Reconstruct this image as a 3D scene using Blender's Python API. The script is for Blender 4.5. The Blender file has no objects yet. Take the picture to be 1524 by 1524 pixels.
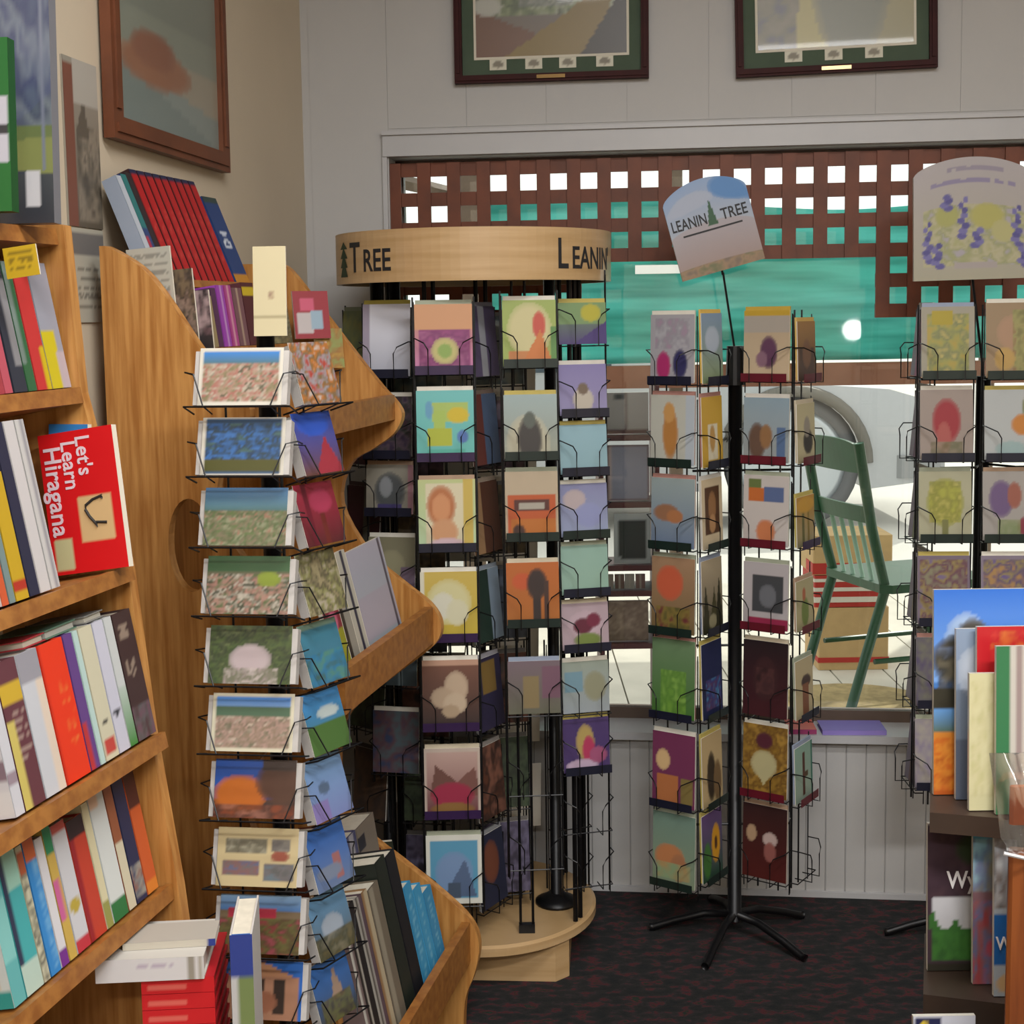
import bpy, math, random
from mathutils import Vector, Matrix

# ------------------------------------------------------------------ camera, light, exposure
F, H = 2100.0, 1.5                       # focal length in pixels of the 1524 frame, eye height
PITCH, ROLL = math.radians(6.0), 0.015
CY = 470 + F * math.tan(PITCH)           # principal point row
fw = Vector((0, math.cos(PITCH), -math.sin(PITCH)))
up0 = Vector((0, math.sin(PITCH), math.cos(PITCH)))
rt0 = Vector((1, 0, 0))
UP = (up0 * math.cos(ROLL) + rt0 * math.sin(ROLL)).normalized()
RT = (rt0 * math.cos(ROLL) - up0 * math.sin(ROLL)).normalized()
EYE = Vector((0, 0, H))

scene = bpy.context.scene
COL = scene.collection
cam = bpy.data.cameras.new('camera'); camo = bpy.data.objects.new('camera', cam); COL.objects.link(camo)
cam.sensor_width = 36; cam.lens = 36 * F / 1524; cam.shift_y = (CY - 762) / 1524
cam.clip_start = 0.05; cam.clip_end = 200
camo.matrix_world = Matrix.Translation(EYE) @ Matrix((RT, UP, -fw)).transposed().to_4x4()
scene.camera = camo
scene.view_settings.view_transform = 'Standard'
scene.view_settings.look = 'None'
scene.view_settings.gamma = 1
scene.view_settings.use_curve_mapping = False
scene.view_settings.exposure = 0.0

w = bpy.data.worlds.new('overcast_sky'); scene.world = w; w.use_nodes = True
bg = w.node_tree.nodes['Background']; bg.inputs[0].default_value = (1.0, 0.98, 0.94, 1); bg.inputs[1].default_value = 1.5

def area(name, loc, size, energy, color=(1, 0.99, 0.98), rot=(0, 0, 0)):
    l = bpy.data.lights.new(name, 'AREA'); l.shape = 'RECTANGLE'; l.size, l.size_y = size
    l.energy = energy; l.color = color
    o = bpy.data.objects.new(name, l); o.location = loc; o.rotation_euler = rot; COL.objects.link(o); return o
TUBES = [(0.25, 1.3, 2.86, 38), (0.9, -0.2, 2.86, 85), (-0.1, -1.7, 2.86, 95)]
for p in TUBES:
    area('fluorescent_light', (p[0], p[1], p[2] - 0.075), (1.15, 0.28), p[3])
sun = bpy.data.lights.new('sun', 'SUN'); sun.energy = 3.0; sun.angle = 0.02; sun.color = (1, 0.95, 0.86)
suno = bpy.data.objects.new('sun', sun); COL.objects.link(suno); suno.location = (3, 9, 8)
suno.rotation_euler = (math.radians(-38), math.radians(30), 0)

# ------------------------------------------------------------------ pixel to place
def ray(px, py): return (fw + RT * ((px - 762) / F) - UP * ((py - CY) / F))
def P(px, py, D):                       # point at horizontal distance D
    r = ray(px, py); return EYE + r * (D / r.y)
def G(px, py, z=0.0):                   # point at height z
    r = ray(px, py); return EYE + r * ((z - H) / r.z)
def onplane(px, py, p0, n):
    r = ray(px, py); return EYE + r * ((p0 - EYE).dot(n) / r.dot(n))
def project(p):
    d = p - EYE; k = d.dot(fw); return 762 + F * d.dot(RT) / k, CY - F * d.dot(UP) / k
def rad(d): return math.radians(d)

# ------------------------------------------------------------------ colour and materials
def lin(h):
    h = h.lstrip('#')
    if len(h) == 3: h = ''.join(c * 2 for c in h)
    o = []
    for i in (0, 2, 4):
        c = int(h[i:i + 2], 16) / 255
        o.append(c / 12.92 if c <= 0.04045 else ((c + 0.055) / 1.055) ** 2.4)
    return o
MATS = {}
def mat(name, col, rough=0.5, metal=0.0, noise=0.0, scale=20.0, bump=0.0, col2=None, stretch=(1, 1, 1), spec=0.5, coat=0.0):
    if name in MATS: return MATS[name]
    m = bpy.data.materials.new(name); m.use_nodes = True; nt = m.node_tree
    b = nt.nodes['Principled BSDF']; c = lin(col)
    b.inputs['Base Color'].default_value = (*c, 1); b.inputs['Roughness'].default_value = rough
    b.inputs['Metallic'].default_value = metal; b.inputs['Specular IOR Level'].default_value = spec
    b.inputs['Coat Weight'].default_value = coat
    if noise or bump or col2:
        tc = nt.nodes.new('ShaderNodeTexCoord'); mp = nt.nodes.new('ShaderNodeMapping')
        mp.inputs['Scale'].default_value = stretch
        nz = nt.nodes.new('ShaderNodeTexNoise'); nz.inputs['Scale'].default_value = scale; nz.inputs['Detail'].default_value = 5
        nt.links.new(tc.outputs['Object'], mp.inputs[0]); nt.links.new(mp.outputs[0], nz.inputs['Vector'])
        if noise or col2:
            rp = nt.nodes.new('ShaderNodeValToRGB')
            c2 = lin(col2) if col2 else [x * (1 - noise) for x in c]
            rp.color_ramp.elements[0].position = 0.35; rp.color_ramp.elements[0].color = (*c2, 1)
            rp.color_ramp.elements[1].position = 0.65; rp.color_ramp.elements[1].color = (*c, 1)
            nt.links.new(nz.outputs['Fac'], rp.inputs[0]); nt.links.new(rp.outputs[0], b.inputs['Base Color'])
        if bump:
            bp = nt.nodes.new('ShaderNodeBump'); bp.inputs['Strength'].default_value = bump; bp.inputs['Distance'].default_value = 0.004
            nt.links.new(nz.outputs['Fac'], bp.inputs['Height']); nt.links.new(bp.outputs[0], b.inputs['Normal'])
    MATS[name] = m; return m
def plain(h, rough=0.5): return mat('paint_' + h.strip('#'), h, rough, noise=0.08, scale=30)
def print_mat(name, rough, coat):
    m = bpy.data.materials.new(name); m.use_nodes = True; nt = m.node_tree
    b = nt.nodes['Principled BSDF']; b.inputs['Roughness'].default_value = rough; b.inputs['Coat Weight'].default_value = coat
    a = nt.nodes.new('ShaderNodeAttribute'); a.attribute_name = 'Col'
    nt.links.new(a.outputs['Color'], b.inputs['Base Color']); MATS[name] = m; return m
PRINT = print_mat('printed_paper', 0.5, 0.0)
GLOSS = print_mat('glossy_print', 0.35, 0.1)
BLACK = mat('black_wire', '0d0d10', 0.4, 0.3)
OAK = mat('oak', 'be8a4c', 0.45, col2='9a642c', scale=9, stretch=(9, 9, 0.6), bump=0.05)
OAKX = mat('oak_board', '9c6830', 0.45, col2='825022', scale=9, stretch=(6, 6, 6))
MAPLE = mat('maple', 'bc9d74', 0.32, col2='ae8e62', scale=5, stretch=(0.7, 0.7, 12), coat=0.2)
WHITEP = mat('white_wall_paint', 'b2b1b0', 0.6, noise=0.05, scale=2, bump=0.03)
CREAMP = mat('cream_wall_paint', 'c6b8a2', 0.6, noise=0.06, scale=3)
TRIMP = mat('white_trim_paint', 'b4b4b6', 0.4, noise=0.04, scale=6)
LATT = mat('brown_stained_wood', '6e3518', 0.55, noise=0.3, scale=14, stretch=(1, 1, 1))
MAHOG = mat('mahogany', '3a1414', 0.6, noise=0.25, scale=20, spec=0.2)
GREENP = mat('green_chair_paint', '1f4a2e', 0.4, noise=0.2, scale=12)
PAGES = mat('book_pages', 'd9d2c0', 0.8, noise=0.1, scale=60, stretch=(1, 1, 1))

# ------------------------------------------------------------------ object helpers
def tag(o, label=None, cat=None, group=None, kind=None):
    if label: o['label'] = label
    if cat: o['category'] = cat
    if group: o['group'] = group
    if kind: o['kind'] = kind
    return o
def thing(name, label, cat, loc=(0, 0, 0), rz=0.0, group=None):
    o = bpy.data.objects.new(name, None); COL.objects.link(o); o.location = loc; o.rotation_euler = (0, 0, rz)
    o.empty_display_size = 0.05
    return tag(o, label, cat, group)
class MB:
    def __init__(s): s.v = []; s.f = []
    def box(s, x0, y0, z0, x1, y1, z1):
        n = len(s.v)
        s.v += [(x, y, z) for z in (z0, z1) for y in (y0, y1) for x in (x0, x1)]
        s.f += [[n + i for i in q] for q in ((0, 2, 3, 1), (4, 5, 7, 6), (0, 1, 5, 4), (2, 6, 7, 3), (0, 4, 6, 2), (1, 3, 7, 5))]
        return s
    def rbox(s, x0, y0, z0, x1, y1, z1, b):      # box with chamfered vertical and top edges
        pts = [(x0 + b, y0), (x1 - b, y0), (x1, y0 + b), (x1, y1 - b), (x1 - b, y1), (x0 + b, y1), (x0, y1 - b), (x0, y0 + b)]
        return s.prism(pts, z0, z1)
    def prism(s, pts, z0, z1):                    # pts counter-clockwise in xy
        n = len(s.v); k = len(pts)
        s.v += [(x, y, z0) for x, y in pts] + [(x, y, z1) for x, y in pts]
        s.f += [[n + i for i in range(k)][::-1], [n + k + i for i in range(k)]]
        s.f += [[n + i, n + (i + 1) % k, n + k + (i + 1) % k, n + k + i] for i in range(k)]
        return s
    def slab(s, pts, y0, y1):                     # outline in xz, extruded along y
        n = len(s.v); k = len(pts)
        s.v += [(x, y0, z) for x, z in pts] + [(x, y1, z) for x, z in pts]
        s.f += [[n + i for i in range(k)], [n + k + i for i in range(k)][::-1]]
        s.f += [[n + (i + 1) % k, n + i, n + k + i, n + k + (i + 1) % k] for i in range(k)]
        return s
    def tube(s, pts, r, n=6):
        pts = [Vector(p) for p in pts]; base = len(s.v)
        for i, p in enumerate(pts):
            d = (pts[min(i + 1, len(pts) - 1)] - pts[max(i - 1, 0)]).normalized()
            a = d.cross(Vector((0, 0, 1)) if abs(d.z) < 0.9 else Vector((1, 0, 0))).normalized(); b = d.cross(a)
            for k in range(n):
                t = 2 * math.pi * k / n
                s.v.append(tuple(p + a * (r * math.cos(t)) + b * (r * math.sin(t))))
        for i in range(len(pts) - 1):
            for k in range(n):
                s.f.append([base + i * n + k, base + i * n + (k + 1) % n, base + (i + 1) * n + (k + 1) % n, base + (i + 1) * n + k])
        s.f.append([base + k for k in range(n)]); s.f.append([base + (len(pts) - 1) * n + k for k in range(n)][::-1])
        return s
    def lathe(s, prof, n=32, c=(0, 0), a0=0.0, a1=2 * math.pi):   # profile (r, z), closed sweep
        base = len(s.v); full = abs(a1 - a0 - 2 * math.pi) < 1e-6; m = n if full else n + 1; k = len(prof)
        for i in range(m):
            t = a0 + (a1 - a0) * i / n
            s.v += [(c[0] + r * math.cos(t), c[1] + r * math.sin(t), z) for r, z in prof]
        for i in range(n):
            j = (i + 1) % m
            for q in range(k - 1):
                s.f.append([base + i * k + q, base + j * k + q, base + j * k + q + 1, base + i * k + q + 1])
        return s
    def build(s, name, material, parent=None, smooth=False, loc=None, rot=None):
        me = bpy.data.meshes.new(name); me.from_pydata(s.v, [], s.f); me.validate()
        me.materials.append(material)
        if smooth: me.shade_smooth()
        o = bpy.data.objects.new(name, me); COL.objects.link(o); o.parent = parent
        if loc is not None: o.location = loc
        if rot is not None: o.rotation_euler = rot
        return o
def link(name, me, parent=None, loc=(0, 0, 0), rot=(0, 0, 0)):
    o = bpy.data.objects.new(name, me); COL.objects.link(o); o.parent = parent; o.location = loc; o.rotation_euler = rot; return o

# ------------------------------------------------------------------ flat print: a small painter for covers, cards and pictures
def hsh(i, j, s=0):
    n = (i * 374761393 + j * 668265263 + s * 1442695041) & 0xffffffff
    n = ((n ^ (n >> 13)) * 1274126177) & 0xffffffff
    return ((n ^ (n >> 16)) & 0xffff) / 65535.0
def vnoise(x, y, s):
    i, j = math.floor(x), math.floor(y); fx, fy = x - i, y - j
    a = hsh(i, j, s) * (1 - fx) + hsh(i + 1, j, s) * fx; b = hsh(i, j + 1, s) * (1 - fx) + hsh(i + 1, j + 1, s) * fx
    return a * (1 - fy) + b * fy
def mix(a, b, t): return [x + (y - x) * t for x, y in zip(a, b)]
LIN = {}
def L(c):
    if c not in LIN: LIN[c] = lin(c)
    return LIN[c]
def paint(base, ops, u, v):
    c = mix(L(base[0]), L(base[1]), v) if isinstance(base, tuple) else L(base)
    for o in ops:
        k = o[0]
        if k == 'r':
            if o[1] <= u <= o[3] and o[2] <= v <= o[4]: c = L(o[5])
        elif k == 'e':
            d = ((u - o[1]) / o[3]) ** 2 + ((v - o[2]) / o[4]) ** 2
            if d < 1: c = L(o[5]) if d < 0.6 else mix(L(o[5]), c, (d - 0.6) / 0.8)
        elif k == 't':
            x0, y0, x1, y1, x2, y2 = o[1:7]
            d1 = (u - x1) * (y0 - y1) - (x0 - x1) * (v - y1); d2 = (u - x2) * (y1 - y2) - (x1 - x2) * (v - y2); d3 = (u - x0) * (y2 - y0) - (x2 - x0) * (v - y0)
            if not ((d1 < 0 or d2 < 0 or d3 < 0) and (d1 > 0 or d2 > 0 or d3 > 0)): c = L(o[7])
        elif k == 'g':
            if o[1] <= u <= o[3] and o[2] <= v <= o[4]: c = mix(L(o[5]), L(o[6]), (v - o[2]) / max(1e-6, o[4] - o[2]))
        elif k == 'n':                              # speckle of the given colours
            if o[1] <= u <= o[3] and o[2] <= v <= o[4]:
                s = o[5]; cs = o[6]; sd = len(cs) + int(o[1] * 50)
                h = (0.62 * vnoise(u * s, v * s * 1.25, sd) + 0.38 * vnoise(u * s * 2.3, v * s * 2.9, sd + 7) - 0.5) * 1.9 + 0.5
                h = min(0.999, max(0.0, h)) * (len(cs) - 1); k_ = int(h)
                c = mix(c, mix(L(cs[k_]), L(cs[min(k_ + 1, len(cs) - 1)]), h - k_), 0.85)
        elif k == 'b':                              # border
            if min(u, v, 1 - u, 1 - v) < o[1]: c = L(o[2])
        elif k == 'l':                              # lines of print
            if o[1] <= u <= o[3] and o[2] <= v <= o[4] and int((v - o[2]) / (o[4] - o[2]) * o[5] * 2) % 2 == 1 and hsh(int(u * 25), int(v * 40)) > 0.25: c = mix(c, L(o[6]), 0.7)
    return c
def colour_mesh(name, verts, faces, cols, material):
    me = bpy.data.meshes.new(name); me.from_pydata(verts, [], faces); me.materials.append(material)
    a = me.color_attributes.new('Col', 'FLOAT_COLOR', 'POINT')
    a.data.foreach_set('color', [x for c in cols for x in (*c, 1.0)])
    return me
def print_panel(V, Fc, C, origin, ux, uz, base, ops, nu, nv, shape=None):
    n = len(V); o, ux, uz = Vector(origin), Vector(ux), Vector(uz)
    for j in range(nv + 1):
        for i in range(nu + 1):
            u, v = i / nu, j / nv
            V.append(tuple(o + ux * u + uz * (shape(u, v) if shape else v))); C.append(paint(base, ops, u, v))
    for j in range(nv):
        for i in range(nu):
            a = n + j * (nu + 1) + i; Fc.append([a, a + 1, a + nu + 2, a + nu + 1])
def colbox(V, Fc, C, b, col):
    m = MB(); m.box(*b); n = len(V); V += m.v; Fc += [[n + i for i in f] for f in m.f]; C += [L(col)] * 8
def card_mesh(name, wd, ht, th, base, ops=(), edge='e8e4da', res=0.0034, gloss=False):
    V, Fc, C = [], [], []
    nu, nv = max(6, int(wd / res)), max(6, int(ht / res))
    print_panel(V, Fc, C, (-wd / 2, -th / 2 - 0.0004, 0), (wd, 0, 0), (0, 0, ht), base, ops, nu, nv)
    colbox(V, Fc, C, (-wd / 2, -th / 2, 0, wd / 2, th / 2, ht), edge)
    return colour_mesh(name, V, Fc, C, GLOSS if gloss else PRINT)
def book_obj(name, label, t, h, d, spine, sops=(), cover=None, cops=(), loc=(0, 0, 0), rot=(0, 0, 0), group=None, parent=None, far=None, gloss=False, cat='book', scale=1):
    """book: thickness t on x, spine on -y, height z, near cover on -x; origin at the bottom of the spine's near corner"""
    V, Fc, C = [], [], []
    cover = cover or (spine if not isinstance(spine, tuple) else spine[0]); ec = cover if not isinstance(cover, tuple) else cover[0]
    b = min(0.0025, t * 0.18)
    colbox(V, Fc, C, (0, 0, 0, b, d, h), ec); colbox(V, Fc, C, (t - b, 0, 0, t, d, h), far or ec)
    colbox(V, Fc, C, (b, 0, 0, t - b, b, h), spine if not isinstance(spine, tuple) else spine[0])
    print_panel(V, Fc, C, (0, -0.0006, 0), (t, 0, 0), (0, 0, h), spine, sops, max(2, int(t / 0.006)), 36)
    print_panel(V, Fc, C, (-0.0006, d, 0), (0, -d, 0), (0, 0, h), cover, cops, 18 if cops else 2, 30 if cops else 2)
    me = colour_mesh(name, V, Fc, C, GLOSS if gloss else PRINT)
    o = link(name, me, parent, loc, rot)
    if label: tag(o, label, cat, group)
    MB().box(b, b, 0.003, t - b, d - 0.003, h - 0.003).build('pages', PAGES, o)
    return o
def text_mesh(s, size, depth=0.0, align='LEFT', xs=1.0, shear=0.0):
    cu = bpy.data.curves.new('lettering', 'FONT'); cu.body = s; cu.size = size; cu.align_x = align; cu.extrude = depth; cu.resolution_u = 3; cu.shear = shear; cu.offset = size * 0.014
    o = bpy.data.objects.new('lettering', cu); COL.objects.link(o)
    dg = bpy.context.evaluated_depsgraph_get(); dg.update()
    me = bpy.data.meshes.new_from_object(o.evaluated_get(dg)); bpy.data.objects.remove(o)
    for v in me.vertices: v.co.x *= xs
    return me
def text_on(s, size, material, parent, loc, rot, align='LEFT', name='lettering', xs=1.0, shear=0.0, depth=0.0003):
    me = text_mesh(s, size, depth, align, xs, shear); me.materials.append(material); return link(name, me, parent, loc, rot)
# ================================================================== the room
WA = rad(6.44)
R_ = Vector((math.cos(WA), -math.sin(WA), 0)); N_ = Vector((math.sin(WA), math.cos(WA), 0))   # along the back wall, into it
W0 = Vector((0.1921, 3.57, 0))
def wb(px, py, dy=0.0):                 # pixel -> back wall coordinates (s along the wall, z), on the plane dy behind its face
    p = onplane(px, py, W0 + N_ * dy, N_); return (p - W0).dot(R_), p.z
LA = rad(9.1)
CORNER = P(455, 330, 3.66); CORNER.z = 0
sc_, _ = wb(455, 330); CORNER = W0 + R_ * sc_
LD = Vector((math.sin(LA), math.cos(LA), 0)); LN = Vector((math.cos(LA), -math.sin(LA), 0))     # along the left wall (receding), out of it
def wl(px, py, dn=0.0):                 # pixel -> left wall coordinates (t along from the corner, z)
    p = onplane(px, py, CORNER + LN * dn, LN); return (p - CORNER).dot(LD), p.z
RB = -WA                                # object rotation so that local x = R_, local y = N_
CEIL = 2.9
# carpet
cm = bpy.data.materials.new('flecked_carpet'); cm.use_nodes = True; nt = cm.node_tree; b = nt.nodes['Principled BSDF']
b.inputs['Roughness'].default_value = 0.95; b.inputs['Specular IOR Level'].default_value = 0.1
tc = nt.nodes.new('ShaderNodeTexCoord'); mp = nt.nodes.new('ShaderNodeMapping'); mp.inputs['Scale'].default_value = (1, 1.6, 1)
nt.links.new(tc.outputs['Object'], mp.inputs[0])
n1 = nt.nodes.new('ShaderNodeTexNoise'); n1.inputs['Scale'].default_value = 26; n1.inputs['Detail'].default_value = 3
rp = nt.nodes.new('ShaderNodeValToRGB'); e = rp.color_ramp.elements
e[0].position = 0.30; e[0].color = (*lin('26282a'), 1); e[1].position = 0.48; e[1].color = (*lin('2c2c2c'), 1)
for pos, c in ((0.55, '343032'), (0.61, '52292e'), (0.67, '26332c'), (0.78, '383836')):
    x = e.new(pos); x.color = (*lin(c), 1)
n2 = nt.nodes.new('ShaderNodeTexNoise'); n2.inputs['Scale'].default_value = 260; bp = nt.nodes.new('ShaderNodeBump'); bp.inputs['Strength'].default_value = 0.6; bp.inputs['Distance'].default_value = 0.004
for n in (n1, n2): nt.links.new(mp.outputs[0], n.inputs['Vector'])
nt.links.new(n1.outputs['Fac'], rp.inputs[0]); nt.links.new(rp.outputs[0], b.inputs['Base Color'])
nt.links.new(n2.outputs['Fac'], bp.inputs['Height']); nt.links.new(bp.outputs[0], b.inputs['Normal'])

def wpt(s, d=0.0): return W0 + R_ * s + N_ * d
XR, YB = 2.4, -3.0
lw_near = CORNER + LD * (-(CORNER.y - YB) / LD.y)
sR = (XR - W0.x) / R_.x
PR = wpt(sR)
floor_pts = [(lw_near.x - 0.1, YB - 0.1), (XR + 0.1, YB - 0.1), (PR.x + 0.1, PR.y + 0.12), (CORNER.x - 0.1, CORNER.y + 0.12)]
tag(MB().prism(floor_pts, -0.05, 0).build('floor', cm), kind='structure')
tag(MB().prism(floor_pts, CEIL, CEIL + 0.05).build('ceiling', mat('ceiling_paint', 'd8d6d0', 0.8, noise=0.04, scale=4)), kind='structure')
wr = MB().box(0, 0, 0, 0.1, 7, CEIL).build('wall_right', CREAMP, loc=(XR, YB, 0)); tag(wr, kind='structure')
tag(MB().box(lw_near.x - 0.1, YB - 0.1, 0, XR + 0.1, YB, CEIL).build('wall_front', CREAMP), kind='structure')
# left wall: local x along it, local y out of the room
lw = MB().box(-7, 0, 0, 0.02, 0.1, CEIL).build('wall_left', CREAMP, loc=CORNER, rot=(0, 0, math.pi / 2 - LA)); tag(lw, kind='structure')
# back wall with its opening
s0, ztop = wb(577, 234); s1 = sR - 0.35; s_end = sR + 0.05
_, zsill = wb(1000, 1086)
mbk = MB()
mbk.box(sc_ - 0.02, 0, 0, s0, 0.14, CEIL).box(s1, 0, 0, s_end, 0.14, CEIL).box(s0, 0, ztop, s1, 0.14, CEIL).box(s0, 0.012, 0, s1, 0.14, zsill - 0.022)
wbk = mbk.build('wall_back', WHITEP, loc=W0, rot=(0, 0, RB)); tag(wbk, kind='structure')
# beadboard under the window: each board its own piece
BW = 0.05; bead = None; s = s0
bm_ = MB().rbox(0.0003, 0, 0.014, BW - 0.0003, 0.012, zsill - 0.022, 0.0022)
n = int((s1 - s0) / BW)
for i in range(n):
    if bead is None: ob = bm_.build('wainscot_board', WHITEP, wbk, loc=(s, 0, 0)); bead = ob.data
    else: link('wainscot_board', bead, wbk, (s, 0, 0))
    s += BW
# faint upper panels (vertical boards of the wall above and beside the window)
s = sc_ + 0.02; pb = None
while s < s1:
    z0 = 0.016 if s + 0.19 < s0 else ztop + 0.07
    if s < s0 - 0.19 or s > s0 - 0.05:
        MB().box(0.0005, -0.002, z0, 0.1995, 0, CEIL - 0.01).build('wall_panel', WHITEP, wbk, loc=(s, 0, 0))
    s += 0.2
tag(MB().box(sc_ + 0.01, -0.012, 0, s1, 0, 0.014).build('baseboard_back', TRIMP, loc=W0, rot=(0, 0, RB)), kind='structure')
# window: casing, sill, pane
win = thing('window_1', None, None, W0, RB); win['kind'] = 'structure'
MB().box(s0 - 0.01, -0.016, ztop, s1, 0, ztop + 0.052).box(s0 - 0.01, -0.024, ztop + 0.052, s1, 0, ztop + 0.062).build('head_casing', TRIMP, win)
MB().box(s0 - 0.012, -0.012, zsill, s0, 0, ztop).build('side_casing', TRIMP, win)
MB().box(s0, -0.03, zsill - 0.02, s1, 0.14, zsill).build('sill', TRIMP, win)
MB().box(s0, 0.10, zsill, s1, 0.13, zsill + 0.03).box(s0, 0.10, ztop - 0.02, s1, 0.13, ztop).box(s0, 0.10, zsill, s0 + 0.02, 0.13, ztop).build('sash', mat('dark_sash', '5a4a40', 0.5, noise=0.1), win)
gm = bpy.data.materials.new('window_glass'); gm.use_nodes = True; nt = gm.node_tree; nt.nodes.clear()
out = nt.nodes.new('ShaderNodeOutputMaterial'); mx = nt.nodes.new('ShaderNodeMixShader'); tr = nt.nodes.new('ShaderNodeBsdfTransparent'); gl = nt.nodes.new('ShaderNodeBsdfGlossy'); fr = nt.nodes.new('ShaderNodeFresnel')
gl.inputs['Roughness'].default_value = 0.03; tr.inputs[0].default_value = (0.93, 0.96, 0.95, 1); fr.inputs[0].default_value = 1.45
nt.links.new(fr.outputs[0], mx.inputs[0]); nt.links.new(tr.outputs[0], mx.inputs[1]); nt.links.new(gl.outputs[0], mx.inputs[2]); nt.links.new(mx.outputs[0], out.inputs[0])
MB().box(s0 + 0.02, 0.113, zsill + 0.03, s1, 0.117, ztop - 0.02).build('pane', gm, win)
# lattice: uprights in front of rails, each slat its own piece
lat = thing('wooden_lattice', 'brown stained wooden lattice screen hung across the top of the window', 'lattice', W0, RB)
YL = 0.03
pit = wb(1100, 300, YL)[0] - wb(1054, 300, YL)[0]
sL, zT = wb(577, 236, YL)
_, za = wb(1000, 243, YL); _, zb = wb(1000, 378, YL)
zrow = (za - zb) / 3
rails = [za - zrow * k for k in range(6)]
sw = 0.034; st_ = 0.008
sd0 = wb(868, 400, YL)[0]; sd1 = wb(1327, 400, YL)[0]
nv_ = int((s1 - sL) / pit) + 1
kd0 = round((sd0 - sL - sw / 2) / pit); kd1 = round((sd1 - sL - sw / 2) / pit)
xs = [sL + sw / 2 + k * pit for k in range(nv_)]
for k in range(nv_):
    zbot = rails[5] if (k <= kd0 or k >= kd1) else rails[3]
    MB().box(xs[k] - sw / 2, YL - st_, zbot - sw / 2, xs[k] + sw / 2, YL, za + sw / 2).build('slat', LATT, lat)
for r in range(6):
    for (k0, k1) in ([(0, nv_ - 1)] if r < 4 else [(0, kd0), (kd1, nv_ - 1)]):
        MB().box(xs[k0] - sw / 2, YL, rails[r] - sw / 2, xs[k1] + sw / 2, YL + st_, rails[r] + sw / 2).build('rail', LATT, lat)
# ceiling fixtures
for i, p in enumerate(TUBES):
    fx = thing('fluorescent_fixture', 'long white fluorescent fixture under the ceiling', 'ceiling light', (p[0], p[1], CEIL), 0, 'ceiling fixtures')
    MB().box(-0.62, -0.17, -0.05, 0.62, 0.17, 0).build('housing', TRIMP, fx)
    em = mat('tube_diffuser', 'f4f0e6', 0.5)
    MB().box(-0.6, -0.15, -0.06, 0.6, 0.15, -0.05).build('diffuser', em, fx)

# ------------------------------------------------------------------ framed pictures
def framed(name, label, s_a, s_b, z_a, z_b, fwid, fmat, origin, rz, print_base, print_ops, matc=None, mat_in=0.05, tilt=0.0, border=True, stamps=(), plate=None):
    cx = (s_a + s_b) / 2; wd = s_b - s_a; ht = z_b - z_a
    o = thing(name, label, 'picture', origin, rz)
    q = (math.cos(rz), math.sin(rz)); o.location = origin + Vector((q[0] * cx, q[1] * cx, z_a)); o.rotation_euler = (0, tilt, rz)
    h = wd / 2
    for (x0, z0, x1, z1) in ((-h, 0, h, fwid), (-h, ht - fwid, h, ht), (-h, fwid, -h + fwid, ht - fwid), (h - fwid, fwid, h, ht - fwid)):
        MB().box(x0, -0.026, z0, x1, -0.006, z1).box(x0 + fwid * 0.3, -0.03, z0 + fwid * 0.3, x1 - fwid * 0.3, -0.026, z1 - fwid * 0.3).build('frame_bar', fmat, o)
    if matc:
        MB().box(-h + fwid, -0.014, fwid, h - fwid, -0.006, ht - fwid).build('mat_board', matc, o)
        a = mat_in
        g = MB(); z0 = a * 1.25
        if border:
            MB().box(-h + fwid + a - 0.006, -0.016, fwid + z0 - 0.006, h - fwid - a + 0.006, -0.014, ht - fwid - a).build('inner_mat', mat('ivory_mat', 'cfcabb', 0.7), o)
    else: a = 0; z0 = 0
    V, Fc, C = [], [], []
    print_panel(V, Fc, C, (-h + fwid + a, -0.0165, fwid + z0), (wd - 2 * fwid - 2 * a, 0, 0), (0, 0, ht - 2 * fwid - z0 - a), print_base, print_ops, 50, 60)
    link('art_print', colour_mesh('art_print', V, Fc, C, GLOSS), o)
    for x in stamps:
        sx = -h + x * wd
        V, Fc, C = [], [], []
        print_panel(V, Fc, C, (sx - 0.021, -0.0155, fwid + 0.012), (0.042, 0, 0), (0, 0, 0.03), 'c9c6b4', [('e', 0.5, 0.45, 0.35, 0.3, '7d7768')], 8, 6)
        link('stamp', colour_mesh('stamp', V, Fc, C, PRINT), o)
    if plate: MB().box(-0.035, -0.032, fwid * 0.3, 0.035, -0.03, fwid * 0.75).build('name_plate', plate, o)
    return o
MATG = mat('green_mat_board', '465645', 0.8, noise=0.1, scale=30)
a, z0_ = wb(679, 127); b_, _ = wb(966, 126)
framed('framed_print', 'mahogany framed landscape print with four small stamps set in its green mat', a, b_, z0_, z0_ + 0.52, 0.019, MAHOG, W0, RB,
       ('6f5f52', '6f7f86'), [('n', 0, .25, 1, 1, 16, ['55624a', '7c8a66', '9aa38c', '4b5540']), ('n', .3, .3, .65, .9, 22, ['8b8f8a', '666b66', 'a5aaa0']), ('t', 0, 0, .75, 0, 0, .28, '6d4f40'), ('t', .2, .0, .75, 0, 1, .5, '7d6a3a'), ('t', .7, 0, 1, 0, 1, .42, '3a3530'), ('e', .08, .3, .1, .06, 'a9aaa2')],
       MATG, 0.035, 0, True, (.225, .41, .585, .775), mat('dull_brass', '6b5128', 0.35, 0.6))
a, z0_ = wb(1095, 115); b_, _ = wb(1393, 105)
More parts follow.
